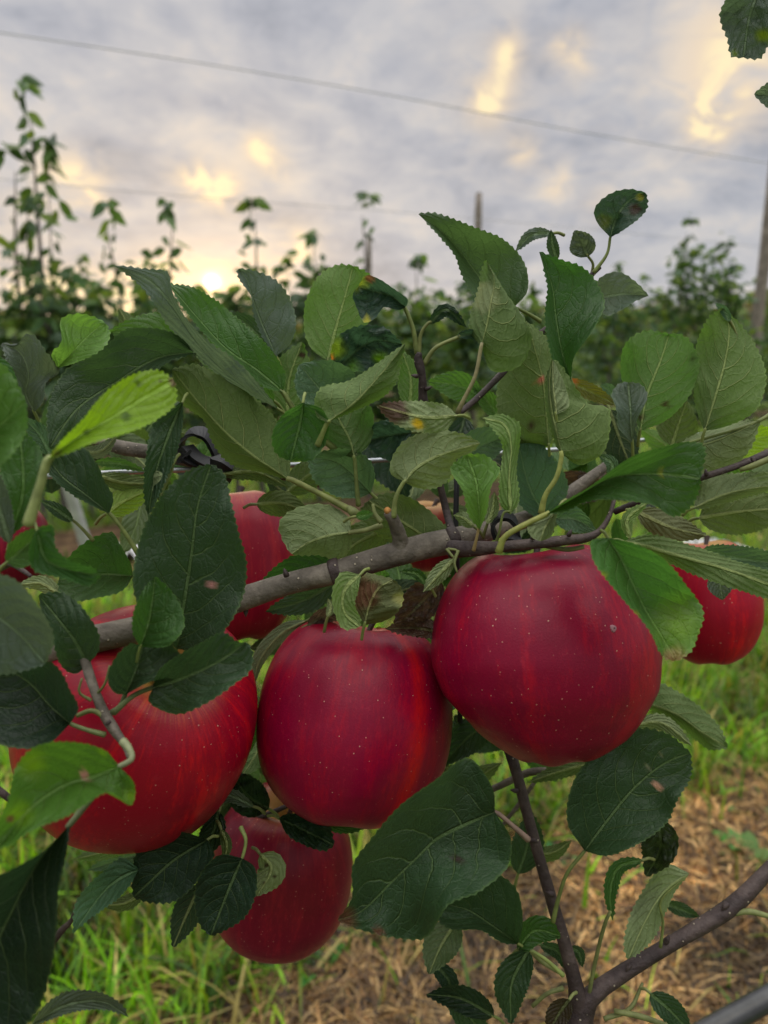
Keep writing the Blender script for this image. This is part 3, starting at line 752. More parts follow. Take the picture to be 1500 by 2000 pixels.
# ---- leaves
LC = dict(dk=(.023, .050, .023), md=(.046, .112, .024), bl=(.056, .084, .066), bl2=(.052, .110, .062), dk2=(.027, .076, .018), br2=(.080, .165, .034),
          yl=(.125, .235, .012), vdk=(.011, .027, .016), u=(.060, .098, .036), u2=(.046, .080, .022), crl=(.020, .045, .033), brn=(.085, .045, .032), ol=(.052, .104, .024))
PALE = dict(u=.85, u2=.22, md=.30, ol=.35, vdk=.10)

def prof(t, pk=.42, pw=.72):
    a = math.log(.5)/math.log(pk)
    s = math.sin(math.pi*min(max(t, 0), 1)**a)
    s = max(s, 0)
    return s**pw if t < pk else s**(pw+.18)

LEAVES = []     # built list: (area, dict)
def Lf(mid, wl, wr, d, col='md', face='t', d1=None, db=0.0, sg=None, marks=(), crinkle=0.0, label=None, pet=None, petw=9, teeth=3.2, pk=.42, wave=.0020, petc=(.17, .21, .06), fold=1.0, cap=.75):
    LEAVES.append(dict(mid=mid, wl=wl, wr=wr, d=d, col=col, face=face, d1=d if d1 is None else d1, db=db, sg=sg, marks=marks, crinkle=crinkle, label=label, pet=pet, petw=petw, teeth=teeth, pk=pk, wave=wave, petc=petc, fold=fold, cap=cap))

def build_leaf(L, seed):
    rs = random.Random(seed)
    mid0 = np.array(L['mid'], float)
    length = np.sum(np.linalg.norm(np.diff(mid0, axis=0), axis=1))
    n = int(min(64, max(20, length/5.0)))//2*2; nv = 7
    M = catmull(mid0, n+1)
    T = np.gradient(M, axis=0); T /= np.linalg.norm(T, axis=1)[:, None]+1e-9
    NR = np.stack([-T[:, 1], T[:, 0]], 1)
    ts = np.linspace(0, 1, n+1)
    pf = np.array([prof(t, L['pk']) for t in ts])
    edges = []
    for side, wv in ((-1, L['wl']), (1, L['wr'])):
        if isinstance(wv, (int, float)):
            E = M + NR*(side*wv*pf)[:, None]
        else:
            E = catmull(np.vstack([mid0[0], np.array(wv, float), mid0[-1]]), n+1)
        edges.append(E)
    app = [np.linalg.norm(E-M, axis=1) for E in edges]
    Wm = max(a.max() for a in app)*1.05
    d0, d1 = L['d'], L['d1']
    D = d0+(d1-d0)*ts+L['db']*np.sin(math.pi*ts)
    sg = L['sg'] or ((-1, -1) if L['face'] == 't' else (1, 1))
    ph = rs.uniform(0, 6.28); kf = rs.uniform(1.3, 2.2)
    offs = []
    for a, s in zip(app, sg):
        o = np.sqrt(np.maximum(0, (Wm*pf)**2-a**2)); o = np.minimum(o, Wm*L['cap'])
        # smooth
        for _ in range(4): o[1:-1] = (o[:-2]+2*o[1:-1]+o[2:])/4
        offs.append(o*s*D/F*L['fold'])
    V, UV, UM, C = [], [], [], []
    base = np.array(LC[L['col']]) if isinstance(L['col'], str) else np.array(L['col'])
    var = rs.uniform(.88, 1.14); hue = rs.uniform(-.06, .06)
    base = base*var*np.array([1+hue, 1, 1-hue])
    pale = PALE.get(L['col'], .45) if isinstance(L['col'], str) else .4
    Lm = length/F*d0/max(.4, 1); Wme = Wm/F*d0
    ht = L['teeth']*min(1.0, length/170)
    for i in range(n+1):
        for j in range(2*nv+1):
            v = (j-nv)/nv; s = 0 if v < 0 else 1; av = abs(v)
            e = edges[s][i]; m = M[i]
            xy = m+(e-m)*av
            if av == 1 and 0 < i < n:
                out_ = (e-m); l = np.linalg.norm(out_)
                if l > 3:
                    out_ /= l; tz = (1.0 if i % 2 else 0.0)
                    xy = xy+out_*tz*ht*rs.uniform(.6, 1.3)+T[i]*tz*ht*.6
            dd = D[i]+offs[s][i]*av**1.25
            und = L['wave']*math.sin(2*math.pi*kf*ts[i]+ph+(1.3 if s else 0))*av**2*min(1, Wme/.012)
            dd += und
            dd += .0019*mnoise.noise(Vector((xy[0]*.022, xy[1]*.022, seed*3.1)))*min(1, Wme/.008)*(.3+av)
            if L['crinkle']:
                nz = mnoise.noise(Vector((xy[0]*.045, xy[1]*.045, seed)))+.6*mnoise.noise(Vector((xy[0]*.10, xy[1]*.10, seed+5)))
                dd += L['crinkle']*nz*.0045*math.sin(math.pi*ts[i])**.4
            # quilting between side veins
            V.append(P(xy[0], xy[1], dd)); UV.append((v, ts[i]))
            UM.append((v*Wme*max(pf[i], .05)+seed*.137, ts[i]*Lm+seed*.071))
            c = base.copy(); p = pale
            for mk in L['marks']:
                mx, my, r, mc = mk[:4]
                q = math.hypot(xy[0]-mx, xy[1]-my)+6*mnoise.noise(Vector((xy[0]*.06, xy[1]*.06, 2)))*min(1, r/15)
                k = min(1, max(0, (r-q)/(r*(mk[4] if len(mk) > 4 else .35))))
                c = c*(1-k)+np.array(mc)*k; p = p*(1-k)+(.05 if len(mk) < 6 else mk[5])*k
            C.append((*c, p))
    UM = np.array(UM); off = UM[:, 0]-(UM[:, 0]-seed*.137)
    UM[:, 0] -= seed*.137      # keep the midrib at x = 0
    # duplicate faces winding: normal towards camera for visible top
    Fq = []; w_ = 2*nv+1
    for i in range(n):
        for j in range(2*nv):
            a, b, c_, d_ = i*w_+j, i*w_+j+1, (i+1)*w_+j+1, (i+1)*w_+j
            Fq.append((a, b, c_, d_) if L['face'] == 't' else (a, d_, c_, b))
    alpha = np.array(C)[:, 3]
    return np.array([tuple(v) for v in V]), Fq, np.array(UV), UM, np.array(C), Wm*length, P(M[0][0], M[0][1], D[0]), alpha

BRN = (.09, .045, .028); DKB = (.025, .014, .012); YEL = (.30, .30, .03); PNK = (.30, .15, .16); LIM = (.11, .22, .012)
# upper left
Lf([(545,800),(450,735),(385,668),(335,595),(290,548),(220,518)], [(440,742),(380,690),(325,630),(290,575),(255,540)], [(470,712),(410,670),(362,620),(338,575),(325,532),(290,527)], .262, 'bl', 't', d1=.245, sg=(1,-1), label='slender grey folded leaf pointing up left')
Lf([(552,765),(500,722),(443,683),(393,630),(350,580),(329,556)], [(520,757),(470,715),(410,662),(362,605)], [(557,733),(525,680),(460,620),(410,580),(370,560)], .268, 'md', 't', d1=.285, pet=[(552,765),(575,800),(620,850),(660,880)], petw=12)
Lf([(535,700),(490,640),(437,606)], 18, 20, .30, 'dk', 't')
Lf([(540,697),(520,655),(503,613),(492,580),(483,548),(466,525)], [(512,655),(496,613),(490,578),(466,540)], [(570,665),(577,627),(568,592),(547,557),(507,533)], .285, 'bl', 't', d1=.28, sg=(-1,1), label='upright grey green leaf with a folded pale edge')
Lf([(640,704),(655,645),(671,590),(690,520)], [(606,678),(594,620),(604,572),(628,536),(658,519)], [(690,695),(716,640),(724,580),(720,538)], .30, 'md', 'u', pk=.5, label='large round upright leaf in the upper centre')
Lf([(792,600),(762,577),(728,568),(700,560)], [(780,606),(748,600),(735,620),(712,630),(697,600),(689,575)], [(797,587),(767,563),(740,545),(715,538)], .268, 'crl', 't', crinkle=1.0, teeth=1.5, marks=[(702,550,22,(.11,.15,.02),.6),(722,542,10,BRN),(715,628,10,YEL)], pet=[(790,600),(806,640),(815,690)], petw=10, label='dark crinkled leaf curling over at the tip of the shoot')
Lf([(655,725),(690,690),(730,665),(785,672)], [(646,692),(660,658),(700,638),(750,640)], [(690,725),(735,722),(772,698)], .285, 'crl', 't', crinkle=1.3, marks=[(655,680,26,(.12,.19,.02),.7),(645,700,9,(.4,.14,.03)),(742,700,18,(.10,.22,.015),.7),(690,715,20,(.06,.14,.02),.8)], label='dark puckered leaf with yellow green edges')
Lf([(560,810),(565,740),(590,668)], 40, 48, .295, 'md', 'u', marks=[(590,694,7,DKB)])
Lf([(658,800),(620,755),(585,712)], [(620,800),(588,782),(576,745)], [(690,762),(692,730),(652,706),(612,706)], .275, 'bl2', 't', pk=.45)
Lf([(640,825),(690,790),(727,750),(765,705),(792,670)], [(620,815),(615,780),(630,757),(680,745),(730,715),(765,690)], [(668,812),(712,793),(747,775),(775,743),(782,710)], .245, 'ol', 'u', fold=.8, pet=[(640,825),(632,842),(620,870)], petw=11)
Lf([(592,786),(585,830),(575,870),(568,899)], [(630,800),(642,840),(630,875),(605,898)], [(555,808),(535,838),(533,868),(545,890)], .25, 'dk2', 't', teeth=3.2)
Lf([(692,895),(683,860),(662,820),(648,785)], [(665,887),(640,868),(634,825)], [(718,872),(728,845),(722,795)], .265, 'dk2', 'u', pet=[(692,893),(696,940),(700,988)], petw=9)
Lf([(724,963),(690,925),(655,900),(600,893)], [(700,972),(655,968),(614,937)], [(732,930),(722,900),(690,880),(640,880)], .275, 'bl2', 't', pet=[(724,963),(742,980),(757,998)], petw=8)
Lf([(790,942),(812,915),(845,895),(895,878),(938,866)], [(763,925),(767,893),(790,862),(845,842),(905,849)], [(815,953),(855,951),(880,928),(892,897),(922,882)], .25, 'u', 'u', pk=.38, pet=[(790,940),(773,972),(769,1010)], petw=10, petc=(.20,.24,.08), label='pale underside of a rounded leaf above the branch')
Lf([(686,1040),(640,1047),(600,1062),(570,1082)], [(684,1072),(662,1093),(625,1084),(590,1084)], [(683,1015),(645,988),(595,988),(547,1018),(553,1055)], .258, 'u', 'u', pet=[(684,1040),(715,1035),(745,1026)], petw=11, petc=(.20,.22,.08), label='pale leaf underside lying just above the branch')
Lf([(850,1062),(810,1035),(775,1012),(720,978)], [(790,1070),(740,1045),(705,1000)], [(880,1050),(852,1010),(800,973),(755,964)], .275, 'u2', 'u', marks=[])
Lf([(765,1030),(720,1048),(690,1065),(640,1105)], 36, 34, .285, 'u2', 'u')
Lf([(648,1105),(580,1114),(505,1145)], 14, [(645,1088),(612,1076),(570,1087),(533,1112)], .275, 'dk2', 't')
Lf([(665,1130),(600,1170),(518,1195)], 26, 24, .30, 'dk', 't')
Lf([(602,1211),(548,1240),(508,1290),(494,1345)], 12, [(560,1214),(515,1248),(488,1298)], .30, 'bl', 'u', teeth=.6, label='bluish strip of a leaf underside against the centre apple')
Lf([(704,1122),(672,1155),(672,1195),(702,1224)], [(668,1118),(650,1155),(655,1200),(672,1228)], [(700,1150),(692,1180),(703,1208)], .242, 'br2', 't', label='small fresh green leaf curling over the centre apple')
Lf([(712,1220),(722,1180),(738,1150),(768,1132)], [(691,1175),(702,1140),(714,1121),(742,1125)], [(740,1216),(768,1203),(786,1175),(782,1148)], .25, (.05,.06,.02), 'u', marks=[(712,1160,38,BRN,.4),(780,1170,16,(.30,.32,.08),.5,.6)], crinkle=.6, label='brown and green withering leaf curled beside the small fresh leaf')
Lf([(887,1092),(857,1122),(826,1157)], 15, 16, .25, 'u', 'u', pet=[(885,1093),(893,1076),(875,1072)], petw=5, label='small pale withered leaf below the branch')
Lf([(834,1142),(812,1120),(780,1116)], 9, 10, .251, 'dk2', 't')
Lf([(862,1135),(820,1180),(768,1232)], 34, 36, .275, (.055,.035,.028), 't', crinkle=1.2, teeth=4, label='dead brown leaf shrivelled under the branch')
Lf([(872,1240),(820,1228),(752,1228)], 16, 22, .27, (.07,.045,.035), 't', crinkle=1.0, teeth=4, label='torn dead brown leaf above the centre apple')
Lf([(840,1300),(800,1275),(735,1225)], 26, 24, .31, (.10,.105,.03), 'u', label='dull yellow leaf behind the dead leaves')
Lf([(600,1222),(640,1200),(690,1205)], 14, 16, .285, (.06,.04,.035), 't', crinkle=.8, label='dead brown leaf left of the small fresh leaf')
# left group
Lf([(112,719),(150,680),(185,645),(206,632)], [(100,693),(120,670),(119,625),(150,614),(185,620)], [(160,704),(200,682),(214,655)], .265, 'br2', 't', wave=.003)
Lf([(67,805),(50,770),(55,730),(40,690),(5,670)], [(45,775),(30,735),(14,705)], [(84,785),(90,747),(115,728),(90,690),(66,656),(48,655),(35,672)], .265, 'bl', 't', wave=.004, label='grey green wavy leaf at the far left')
Lf([(388,688),(310,700),(230,745),(150,800),(97,875)], [(330,706),(260,765),(180,835),(130,872)], [(340,652),(290,641),(245,645),(192,690),(128,725),(94,795)], .262, 'dk', 't', d1=.25, label='broad dark leaf behind the bright yellow green one')
Lf([(410,695),(320,655),(209,649)], 14, [(370,640),(310,612),(255,624)], .28, 'md', 't')
Lf([(535,783),(450,715),(372,650)], 30, 26, .288, 'md', 't')
Lf([(94,897),(150,855),(220,815),(285,775),(340,745)], [(118,865),(162,820),(203,770),(262,732),(312,726)], [(125,887),(185,863),(247,845),(303,820),(342,785)], .168, 'yl', 't', d1=.195, marks=[(338,745,10,BRN),(245,815,11,(.05,.10,.01)),(270,748,8,(.06,.11,.01)),(312,745,6,(.07,.08,.01)),(110,885,18,(.05,.05,.02),.9),(170,845,8,(.06,.11,.01))], pet=[(94,897),(78,950),(55,1025)], petw=20, petc=(.22,.26,.10), label='blurred bright yellow green leaf close to the camera at left')
Lf([(-90,900),(-20,850),(50,785)], [(-60,850),(0,712),(30,745)], [(-40,930),(15,895),(50,840)], .185, 'md', 't', label='blurred green leaf cut by the left edge')
Lf([(22,1045),(45,960),(38,835)], [(5,1000),(0,930),(10,870)], [(62,1010),(88,950),(78,880)], .205, 'dk2', 't')
Lf([(18,1060),(-5,980),(-30,880)], 22, 24, .198, 'bl', 't')
Lf([(-35,700),(0,730),(34,768)], 26, 24, .25, 'dk2', 't')
Lf([(98,888),(78,850),(45,815)], 20, 20, .268, 'bl2', 't')
Lf([(213,1003),(165,965),(125,935),(97,900)], [(180,987),(130,957),(98,925)], [(221,975),(203,938),(188,905),(160,872),(118,866)], .248, 'dk', 't', pet=[(213,1002),(240,1035),(272,1085)], petw=9)
Lf([(158,882),(195,882),(230,850)], 14, 12, .275, 'bl', 'u')
Lf([(357,785),(330,850),(305,920),(289,1010)], [(356,830),(342,890),(322,940)], [(330,800),(300,830),(287,890),(282,960)], .25, 'dk', 't', wave=.003, label='hanging dark folded leaf in front of the tied twig')
Lf([(340,903),(322,940),(310,978)], 7, [(300,915),(288,925),(296,955)], .248, 'u', 'u', teeth=.8)
Lf([(565,937),(500,895),(440,845),(390,790),(336,722)], [(520,924),(450,905),(415,862),(398,820),(345,778)], [(566,890),(545,830),(500,780),(430,735),(380,713)], .262, 'u2', 'u', pet=[(565,935),(630,967),(700,1005)], petw=13, petc=(.19,.21,.07), label='large dark olive leaf underside left of centre')
Lf([(345,1268),(360,1175),(373,1090),(387,985),(412,908)], [(300,1228),(262,1155),(266,1085),(290,1015),(328,955),(378,916)], [(395,1272),(437,1232),(472,1170),(480,1100),(466,1045),(450,980),(436,925)], .236, 'dk', 't', d1=.226, marks=[(410,1142,7,PNK)], label='large upright dark leaf in front of the branch at left')
Lf([(274,1264),(290,1212),(298,1165),(302,1126)], [(260,1235),(262,1195),(278,1158)], [(320,1264),(347,1245),(360,1215),(348,1175),(325,1145)], .224, 'dk2', 't', label='small glossy leaf with bright edges over the large upright leaf')
Lf([(245,1357),(262,1315),(280,1262)], [(225,1354),(211,1330),(223,1290),(255,1258)], [(290,1333),(338,1318),(348,1275),(322,1256)], .230, 'dk', 't', pet=[(245,1355),(235,1378),(218,1392)], petw=11, petc=(.12,.15,.07))
Lf([(298,1344),(367,1320),(430,1290),(480,1254)], [(310,1310),(350,1280),(400,1253),(437,1237),(465,1255)], [(290,1368),(340,1394),(400,1374),(450,1340),(488,1308),(491,1270)], .226, 'dk', 't', teeth=3.2, pet=[(298,1343),(262,1358),(222,1392)], petw=11, petc=(.13,.16,.07), label='broad dark leaf across the top of the left apple')
Lf([(12,1100),(50,1065),(102,1026)], 24, [(40,1110),(75,1090),(102,1055)], .195, 'md', 't')
Lf([(72,1035),(88,1090),(130,1112),(198,1122)], [(102,1028),(108,1070),(135,1096),(180,1110)], [(58,1070),(66,1112),(120,1128),(175,1142)], .19, 'dk2', 't', wave=.003, label='blurred curled leaf near the left edge')
Lf([(260,1125),(200,1122),(115,1132)], [(240,1152),(190,1167),(145,1172),(117,1155)], [(256,1103),(234,1063),(220,1041),(180,1053),(138,1085)], .262, 'dk2', 't')
Lf([(-70,1170),(20,1222),(88,1296)], [(-20,1125),(25,1131),(76,1187),(104,1250)], [(-60,1290),(0,1315),(60,1305)], .186, 'bl', 't', label='blurred muted green leaf cut by the left edge above the dark one')
Lf([(137,1413),(98,1378),(60,1335),(-10,1290)], [(100,1449),(50,1462),(-20,1440),(-40,1350)], [(153,1385),(137,1350),(108,1300),(60,1288)], .222, 'vdk', 't', pet=[(137,1413),(168,1425),(205,1435)], petw=10, petc=(.14,.17,.07), label='very dark leaf at the left edge beside the left apple')
Lf([(171,1299),(145,1250),(112,1208),(75,1163)], [(148,1316),(122,1302),(104,1252),(84,1200)], [(191,1272),(192,1240),(162,1190),(127,1160),(98,1158)], .235, 'dk', 't', pet=[(171,1298),(180,1325),(196,1370)], petw=9)
Lf([(120,1165),(80,1140),(34,1143)], 14, 16, .27, 'u', 'u')
Lf([(233,1497),(183,1517),(133,1532),(80,1563),(30,1610),(-5,1655)], [(262,1530),(256,1573),(214,1547),(130,1594),(60,1622),(15,1652)], [(208,1468),(150,1451),(75,1457),(33,1497),(15,1570),(-10,1625)], .19, (.050,.125,.018), 't', d1=.165, wave=.003, marks=[(165,1512,11,PNK),(60,1490,40,LIM,.8),(40,1590,34,LIM,.9),(200,1465,16,LIM,.8),(255,1555,22,LIM,.8),(20,1600,8,BRN)], pet=[(233,1497),(257,1482),(252,1462),(240,1448)], petw=14, petc=(.20,.22,.12), label='green leaf with yellow margin and a pink spot in front of the left apple')
Lf([(135,1612),(80,1675),(30,1765),(-30,1900),(-60,2030)], [(132,1650),(113,1740),(110,1810),(97,1900),(70,1975),(0,2040)], [(85,1662),(30,1695),(-25,1725),(-95,1850)], .19, 'vdk', 't', pet=[(140,1606),(165,1575),(190,1540)], petw=16, petc=(.12,.14,.07), label='large very dark leaf hanging at the lower left corner')
Lf([(60,2003),(130,1964),(200,1957),(252,1987)], [(95,1958),(140,1936),(200,1941),(236,1962)], [(100,1990),(150,1974),(212,1972)], .22, 'bl', 't', label='arched grey green leaf at the bottom left edge')
Lf([(272,1698),(215,1730),(143,1824)], [(240,1745),(205,1772),(172,1795)], [(240,1676),(205,1700),(150,1762)], .262, 'bl2', 't')
Lf([(280,1745),(240,1765),(198,1768)], 15, 14, .28, 'u2', 'u')
Lf([(405,1640),(340,1680),(261,1752)], [(418,1668),(392,1712),(345,1757),(300,1762)], [(350,1625),(282,1640),(259,1700)], .262, 'vdk', 't', label='dark leaf below the left apple')
Lf([(473,1676),(448,1735),(412,1827)], [(496,1692),(501,1730),(482,1785),(445,1813)], [(430,1670),(388,1715),(382,1775),(394,1810)], .255, 'vdk', 't', pet=[(473,1676),(480,1640),(470,1615)], petw=8, label='dark folded leaf over the lower hanging apple')
Lf([(392,1728),(365,1785),(338,1850)], 27, 28, .275, 'vdk', 'u')
Lf([(525,1580),(485,1555),(448,1503)], 38, 36, .30, 'vdk', 't', crinkle=1.0)
Lf([(495,1575),(440,1555),(392,1605)], 12, 14, .285, 'bl', 't')
Lf([(428,1585),(415,1630),(382,1685)], 22, 24, .28, 'vdk', 't')
Lf([(545,1598),(600,1625),(652,1650)], [(560,1590),(600,1594),(640,1608)], [(560,1628),(600,1652),(636,1660)], .285, 'vdk', 't', crinkle=1.2, teeth=4, label='dark shrivelled leaf on the shoulder of the lower apple')
Lf([(508,1668),(530,1695),(502,1750)], 28, 26, .285, 'u', 'u', marks=[(520,1690,6,DKB),(535,1712,5,DKB),(515,1725,5,DKB)])
Lf([(432,1620),(443,1650),(437,1684)], 10, 11, .275, 'u2', 'u')
Lf([(280,1640),(240,1655),(140,1680)], 14, 16, .31, 'ol', 'u')
Lf([(290,1660),(230,1680),(170,1700)], 16, 14, .33, 'bl2', 't')
# lower centre
Lf([(967,1586),(905,1612),(850,1640),(812,1677),(765,1722),(705,1780),(660,1797)], [(998,1640),(992,1690),(932,1743),(879,1764),(830,1830),(765,1829),(698,1813)], [(962,1540),(914,1481),(850,1524),(785,1571),(733,1630),(690,1690),(688,1755)], .240, 'dk', 't', teeth=2.6, marks=[(675,1795,28,BRN,.6),(740,1820,14,BRN),(895,1682,9,DKB)], pet=[(967,1586),(1000,1612),(1032,1640)], petw=11, petc=(.22,.15,.12), label='largest dark leaf below the centre and right apples')
Lf([(1142,1662),(1188,1601),(1242,1536),(1300,1490),(1348,1471)], [(1110,1610),(1114,1545),(1138,1498),(1193,1450),(1240,1425),(1302,1434)], [(1180,1671),(1240,1651),(1300,1608),(1322,1562),(1348,1515)], .262, 'dk', 't', marks=[(1285,1536,9,(.35,.20,.16),.3),(1266,1499,6,(.12,.14,.10)),(1291,1477,5,(.15,.15,.10))], pet=[(1142,1662),(1108,1705),(1092,1750),(1080,1800)], petw=8, label='rounded dark leaf with a tan spot below the right apple')
Lf([(1245,1370),(1320,1395),(1370,1430),(1421,1460)], [(1275,1333),(1320,1350),(1374,1388),(1407,1425)], [(1290,1395),(1340,1427),(1385,1463)], .315, 'ol', 'u')
Lf([(1225,1420),(1290,1412),(1352,1457)], 16, 14, .31, 'u', 'u')
Lf([(1158,1490),(1090,1508),(1030,1529)], 14, 16, .325, 'u2', 'u')
Lf([(1285,1600),(1290,1655),(1262,1712)], 34, 38, .285, (.018,.032,.014), 't', crinkle=1.0, teeth=4, label='blackish green shrivelled leaf behind the spotted leaf')
Lf([(1255,1680),(1208,1695),(1192,1745),(1197,1799)], 14, 14, .28, 'dk2', 't')
Lf([(1347,1706),(1295,1745),(1260,1800),(1227,1874)], [(1322,1735),(1302,1775),(1277,1830),(1247,1860)], [(1302,1689),(1255,1743),(1228,1800),(1220,1850)], .29, 'u', 'u', teeth=3.5, pet=[(1290,1760),(1295,1800),(1290,1850)], petw=6, label='pale leaf underside above the slanting branch')
Lf([(1300,1764),(1367,1791)], 13, 13, .31, 'dk', 't')
Lf([(1012,1843),(960,1808),(915,1778),(866,1764)], [(985,1842),(940,1817),(880,1814),(856,1795)], [(1021,1800),(1006,1735),(960,1706),(920,1735),(888,1755)], .27, 'dk', 't', d1=.262)
Lf([(1010,1855),(1045,1818),(1095,1829)], [(1012,1815),(1040,1790),(1075,1795)], [(1030,1858),(1055,1842),(1080,1836)], .272, 'dk2', 't')
Lf([(1032,1856),(1000,1920),(998,2000)], 32, 34, .27, 'dk', 't', pet=[(1032,1856),(1060,1870),(1100,1905)], petw=8)
Lf([(892,1798),(860,1850),(838,1903)], 34, 36, .28, 'dk', 'u')
Lf([(965,1985),(900,1950),(832,1942)], 28, 26, .285, 'vdk', 't', wave=.004)
Lf([(845,1878),(878,1920),(868,1965)], 18, 18, .29, 'vdk', 't')
Lf([(1012,1707),(1030,1650),(1036,1583)], 30, 32, .32, 'dk', 't')
Lf([(1035,1668),(1080,1665),(1117,1641)], 14, 16, .325, 'u2', 'u')
Lf([(1055,1845),(1090,1860),(1105,1895)], 12, 13, .30, 'dk', 't')
Lf([(1112,1850),(1130,1860),(1138,1890)], 10, 10, .30, 'dk', 't')
Lf([(1270,1940),(1310,1975),(1352,2020)], 24, 22, .28, 'dk', 't')
Lf([(1112,1952),(1092,1980),(1070,2020)], 22, 24, .28, (.03,.022,.015), 't', teeth=4)
Lf([(880,1935),(920,1990),(960,2040)], 26, 28, .29, 'dk', 't')
Lf([(965,1405),(915,1440),(865,1495)], 32, 34, .33, 'dk', 't')
Lf([(870,1500),(920,1520),(980,1490)], 22, 20, .335, 'u2', 'u')
Lf([(620,1608),(690,1612),(745,1588)], 10, 14, .31, 'dk2', 't')
# upper right
Lf([(1005,600),(950,558),(905,500),(865,455),(817,418)], [(965,602),(925,575),(900,530),(890,500),(850,452)], [(1030,568),(1024,515),(985,470),(930,447),(880,427),(845,417)], .285, (.034,.070,.030), 't', marks=[], pet=[(1005,600),(1030,612),(1056,628)], petw=8, label='tall pointed leaf reaching highest in the upper centre')
Lf([(940,675),(948,645),(958,590),(965,545),(950,508)], [(918,648),(921,612),(936,560),(942,525)], [(960,724),(1015,714),(1037,660),(1016,612),(990,575),(972,545)], .252, 'ol', 'u', marks=[(945,580,34,(.16,.17,.10),.4,.95)], pet=[(940,675),(928,735),(905,782),(894,806)], petw=9, petc=(.22,.20,.10), label='upright leaf with a pale folded flank above the dried curl')
Lf([(1115,742),(1098,690),(1085,620),(1078,560),(1053,492)], [(1088,720),(1071,665),(1065,620),(1070,560),(1061,520)], [(1120,700),(1157,647),(1180,595),(1169,560),(1140,525),(1095,508)], .262, 'dk2', 't', label='upright dark green leaf right of centre with a pointed tip')
Lf([(1097,887),(1085,840),(1075,790),(1073,740),(1078,702)], 9, [(1130,908),(1176,885),(1190,840),(1186,797),(1150,790),(1118,750),(1093,712)], .246, 'ol', 'u', pet=[(1097,885),(1088,930),(1065,968),(1057,1002)], petw=11, petc=(.24,.26,.07), label='olive leaf underside standing on a curved yellow stalk')
Lf([(1086,810),(1080,760),(1079,703)], 6, [(1111,795),(1106,760),(1092,725)], .2445, 'u', 'u', teeth=.5)
Lf([(1072,872),(1062,750),(1042,672),(1027,626)], [(1010,872),(976,820),(974,750),(1000,690)], [(1092,820),(1096,740),(1075,670)], .278, 'ol', 'u', marks=[(1055,742,9,(.35,.08,.10)),(1040,830,12,DKB,.8)], label='olive underside of a leaf behind the curved yellow stalk')
Lf([(1192,464),(1205,425),(1225,395),(1260,376)], [(1166,434),(1161,410),(1187,382),(1225,370)], [(1225,444),(1260,412),(1264,392)], .285, 'crl', 't', crinkle=.55, marks=[(1240,410,13,DKB),(1180,435,20,(.05,.07,.01),.8),(1250,385,9,(.12,.13,.02))], pet=[(1192,463),(1186,495),(1160,532)], petw=7, label='curled dark leaf with a brown patch at the top right shoot')
Lf([(1078,456),(1040,460),(1006,492)], 9, 13, .288, 'bl', 't', crinkle=.5)
Lf([(1088,507),(1080,480),(1076,448)], 12, 11, .286, 'dk', 't')
Lf([(1148,502),(1136,472),(1122,450)], 28, 24, .288, 'bl', 't', crinkle=.8, pet=[(1148,500),(1158,515),(1156,535)], petw=6)
Lf([(1170,582),(1215,575),(1267,578)], [(1168,548),(1205,531),(1240,550)], [(1182,616),(1215,604),(1240,588)], .288, 'bl', 't', label='dark drooping leaf on the top right shoot')
Lf([(838,632),(870,604),(912,640)], 10, 14, .268, 'vdk', 't', crinkle=.8, pet=[(838,630),(823,650),(818,692)], petw=8, label='black green withered leaf curled on the shoot')
Lf([(893,655),(925,653),(957,672)], 9, 10, .262, 'crl', 't', crinkle=.5, pet=[(900,656),(850,680),(828,712)], petw=9)
Lf([(893,812),(830,815),(735,791)], [(870,838),(820,843),(770,826)], [(872,793),(830,785),(780,785)], .252, 'u', 'u', db=-.006, sg=(1,1), crinkle=.4, marks=[(765,800,44,(.07,.045,.045),.5),(815,828,15,(.45,.33,.02),.6),(790,815,10,DKB)], label='dried rolled leaf with a yellow patch in the centre')
Lf([(940,772),(890,752),(836,745)], 28, 28, .30, 'md', 't')
Lf([(977,818),(950,782),(922,753)], 16, 20, .30, 'md', 't')
Lf([(997,1005),(995,930),(998,870),(985,830),(941,816)], [(978,985),(977,930),(982,870),(963,836)], [(1013,978),(1008,920),(1015,860),(1014,830),(985,811)], .25, 'br2', 'u', wave=.003, pet=[(985,1000),(975,1040),(968,1062)], petw=6, label='narrow pale green leaf rolled lengthwise above the twig')
Lf([(937,1035),(935,980),(928,935),(912,888)], [(916,1005),(905,960),(881,915)], [(950,1000),(959,950),(976,920),(947,890)], .243, 'br2', 't', pet=[(935,1033),(930,1055),(925,1075)], petw=7, petc=(.22,.16,.07), label='small bright green upright leaf above the twig joint')
Lf([(1068,1012),(1035,955),(1008,848)], 32, [(1103,975),(1108,945),(1080,895),(1045,858)], .285, 'bl2', 't')
Lf([(1250,842),(1262,775),(1290,705),(1307,653)], [(1230,792),(1213,725),(1222,672),(1260,648)], [(1302,820),(1347,770),(1365,710),(1350,673),(1330,655)], .268, 'md', 'u', pk=.5, marks=[(1300,790,10,DKB,.6),(1253,815,9,DKB,.6),(1267,712,6,(.02,.04,.01),.8),(1352,700,10,(.02,.04,.01),.8),(1248,785,9,DKB,.8)], label='round green leaf with dark spots at right')
Lf([(1376,842),(1399,765),(1417,700),(1424,640),(1412,602)], [(1361,800),(1355,740),(1361,675),(1385,623)], [(1420,832),(1476,800),(1495,735),(1479,685),(1446,635)], .262, 'ol', 'u', label='large veined leaf underside at the right edge')
Lf([(1426,628),(1415,607),(1396,591)], 9, 8, .2615, 'bl2', 't')
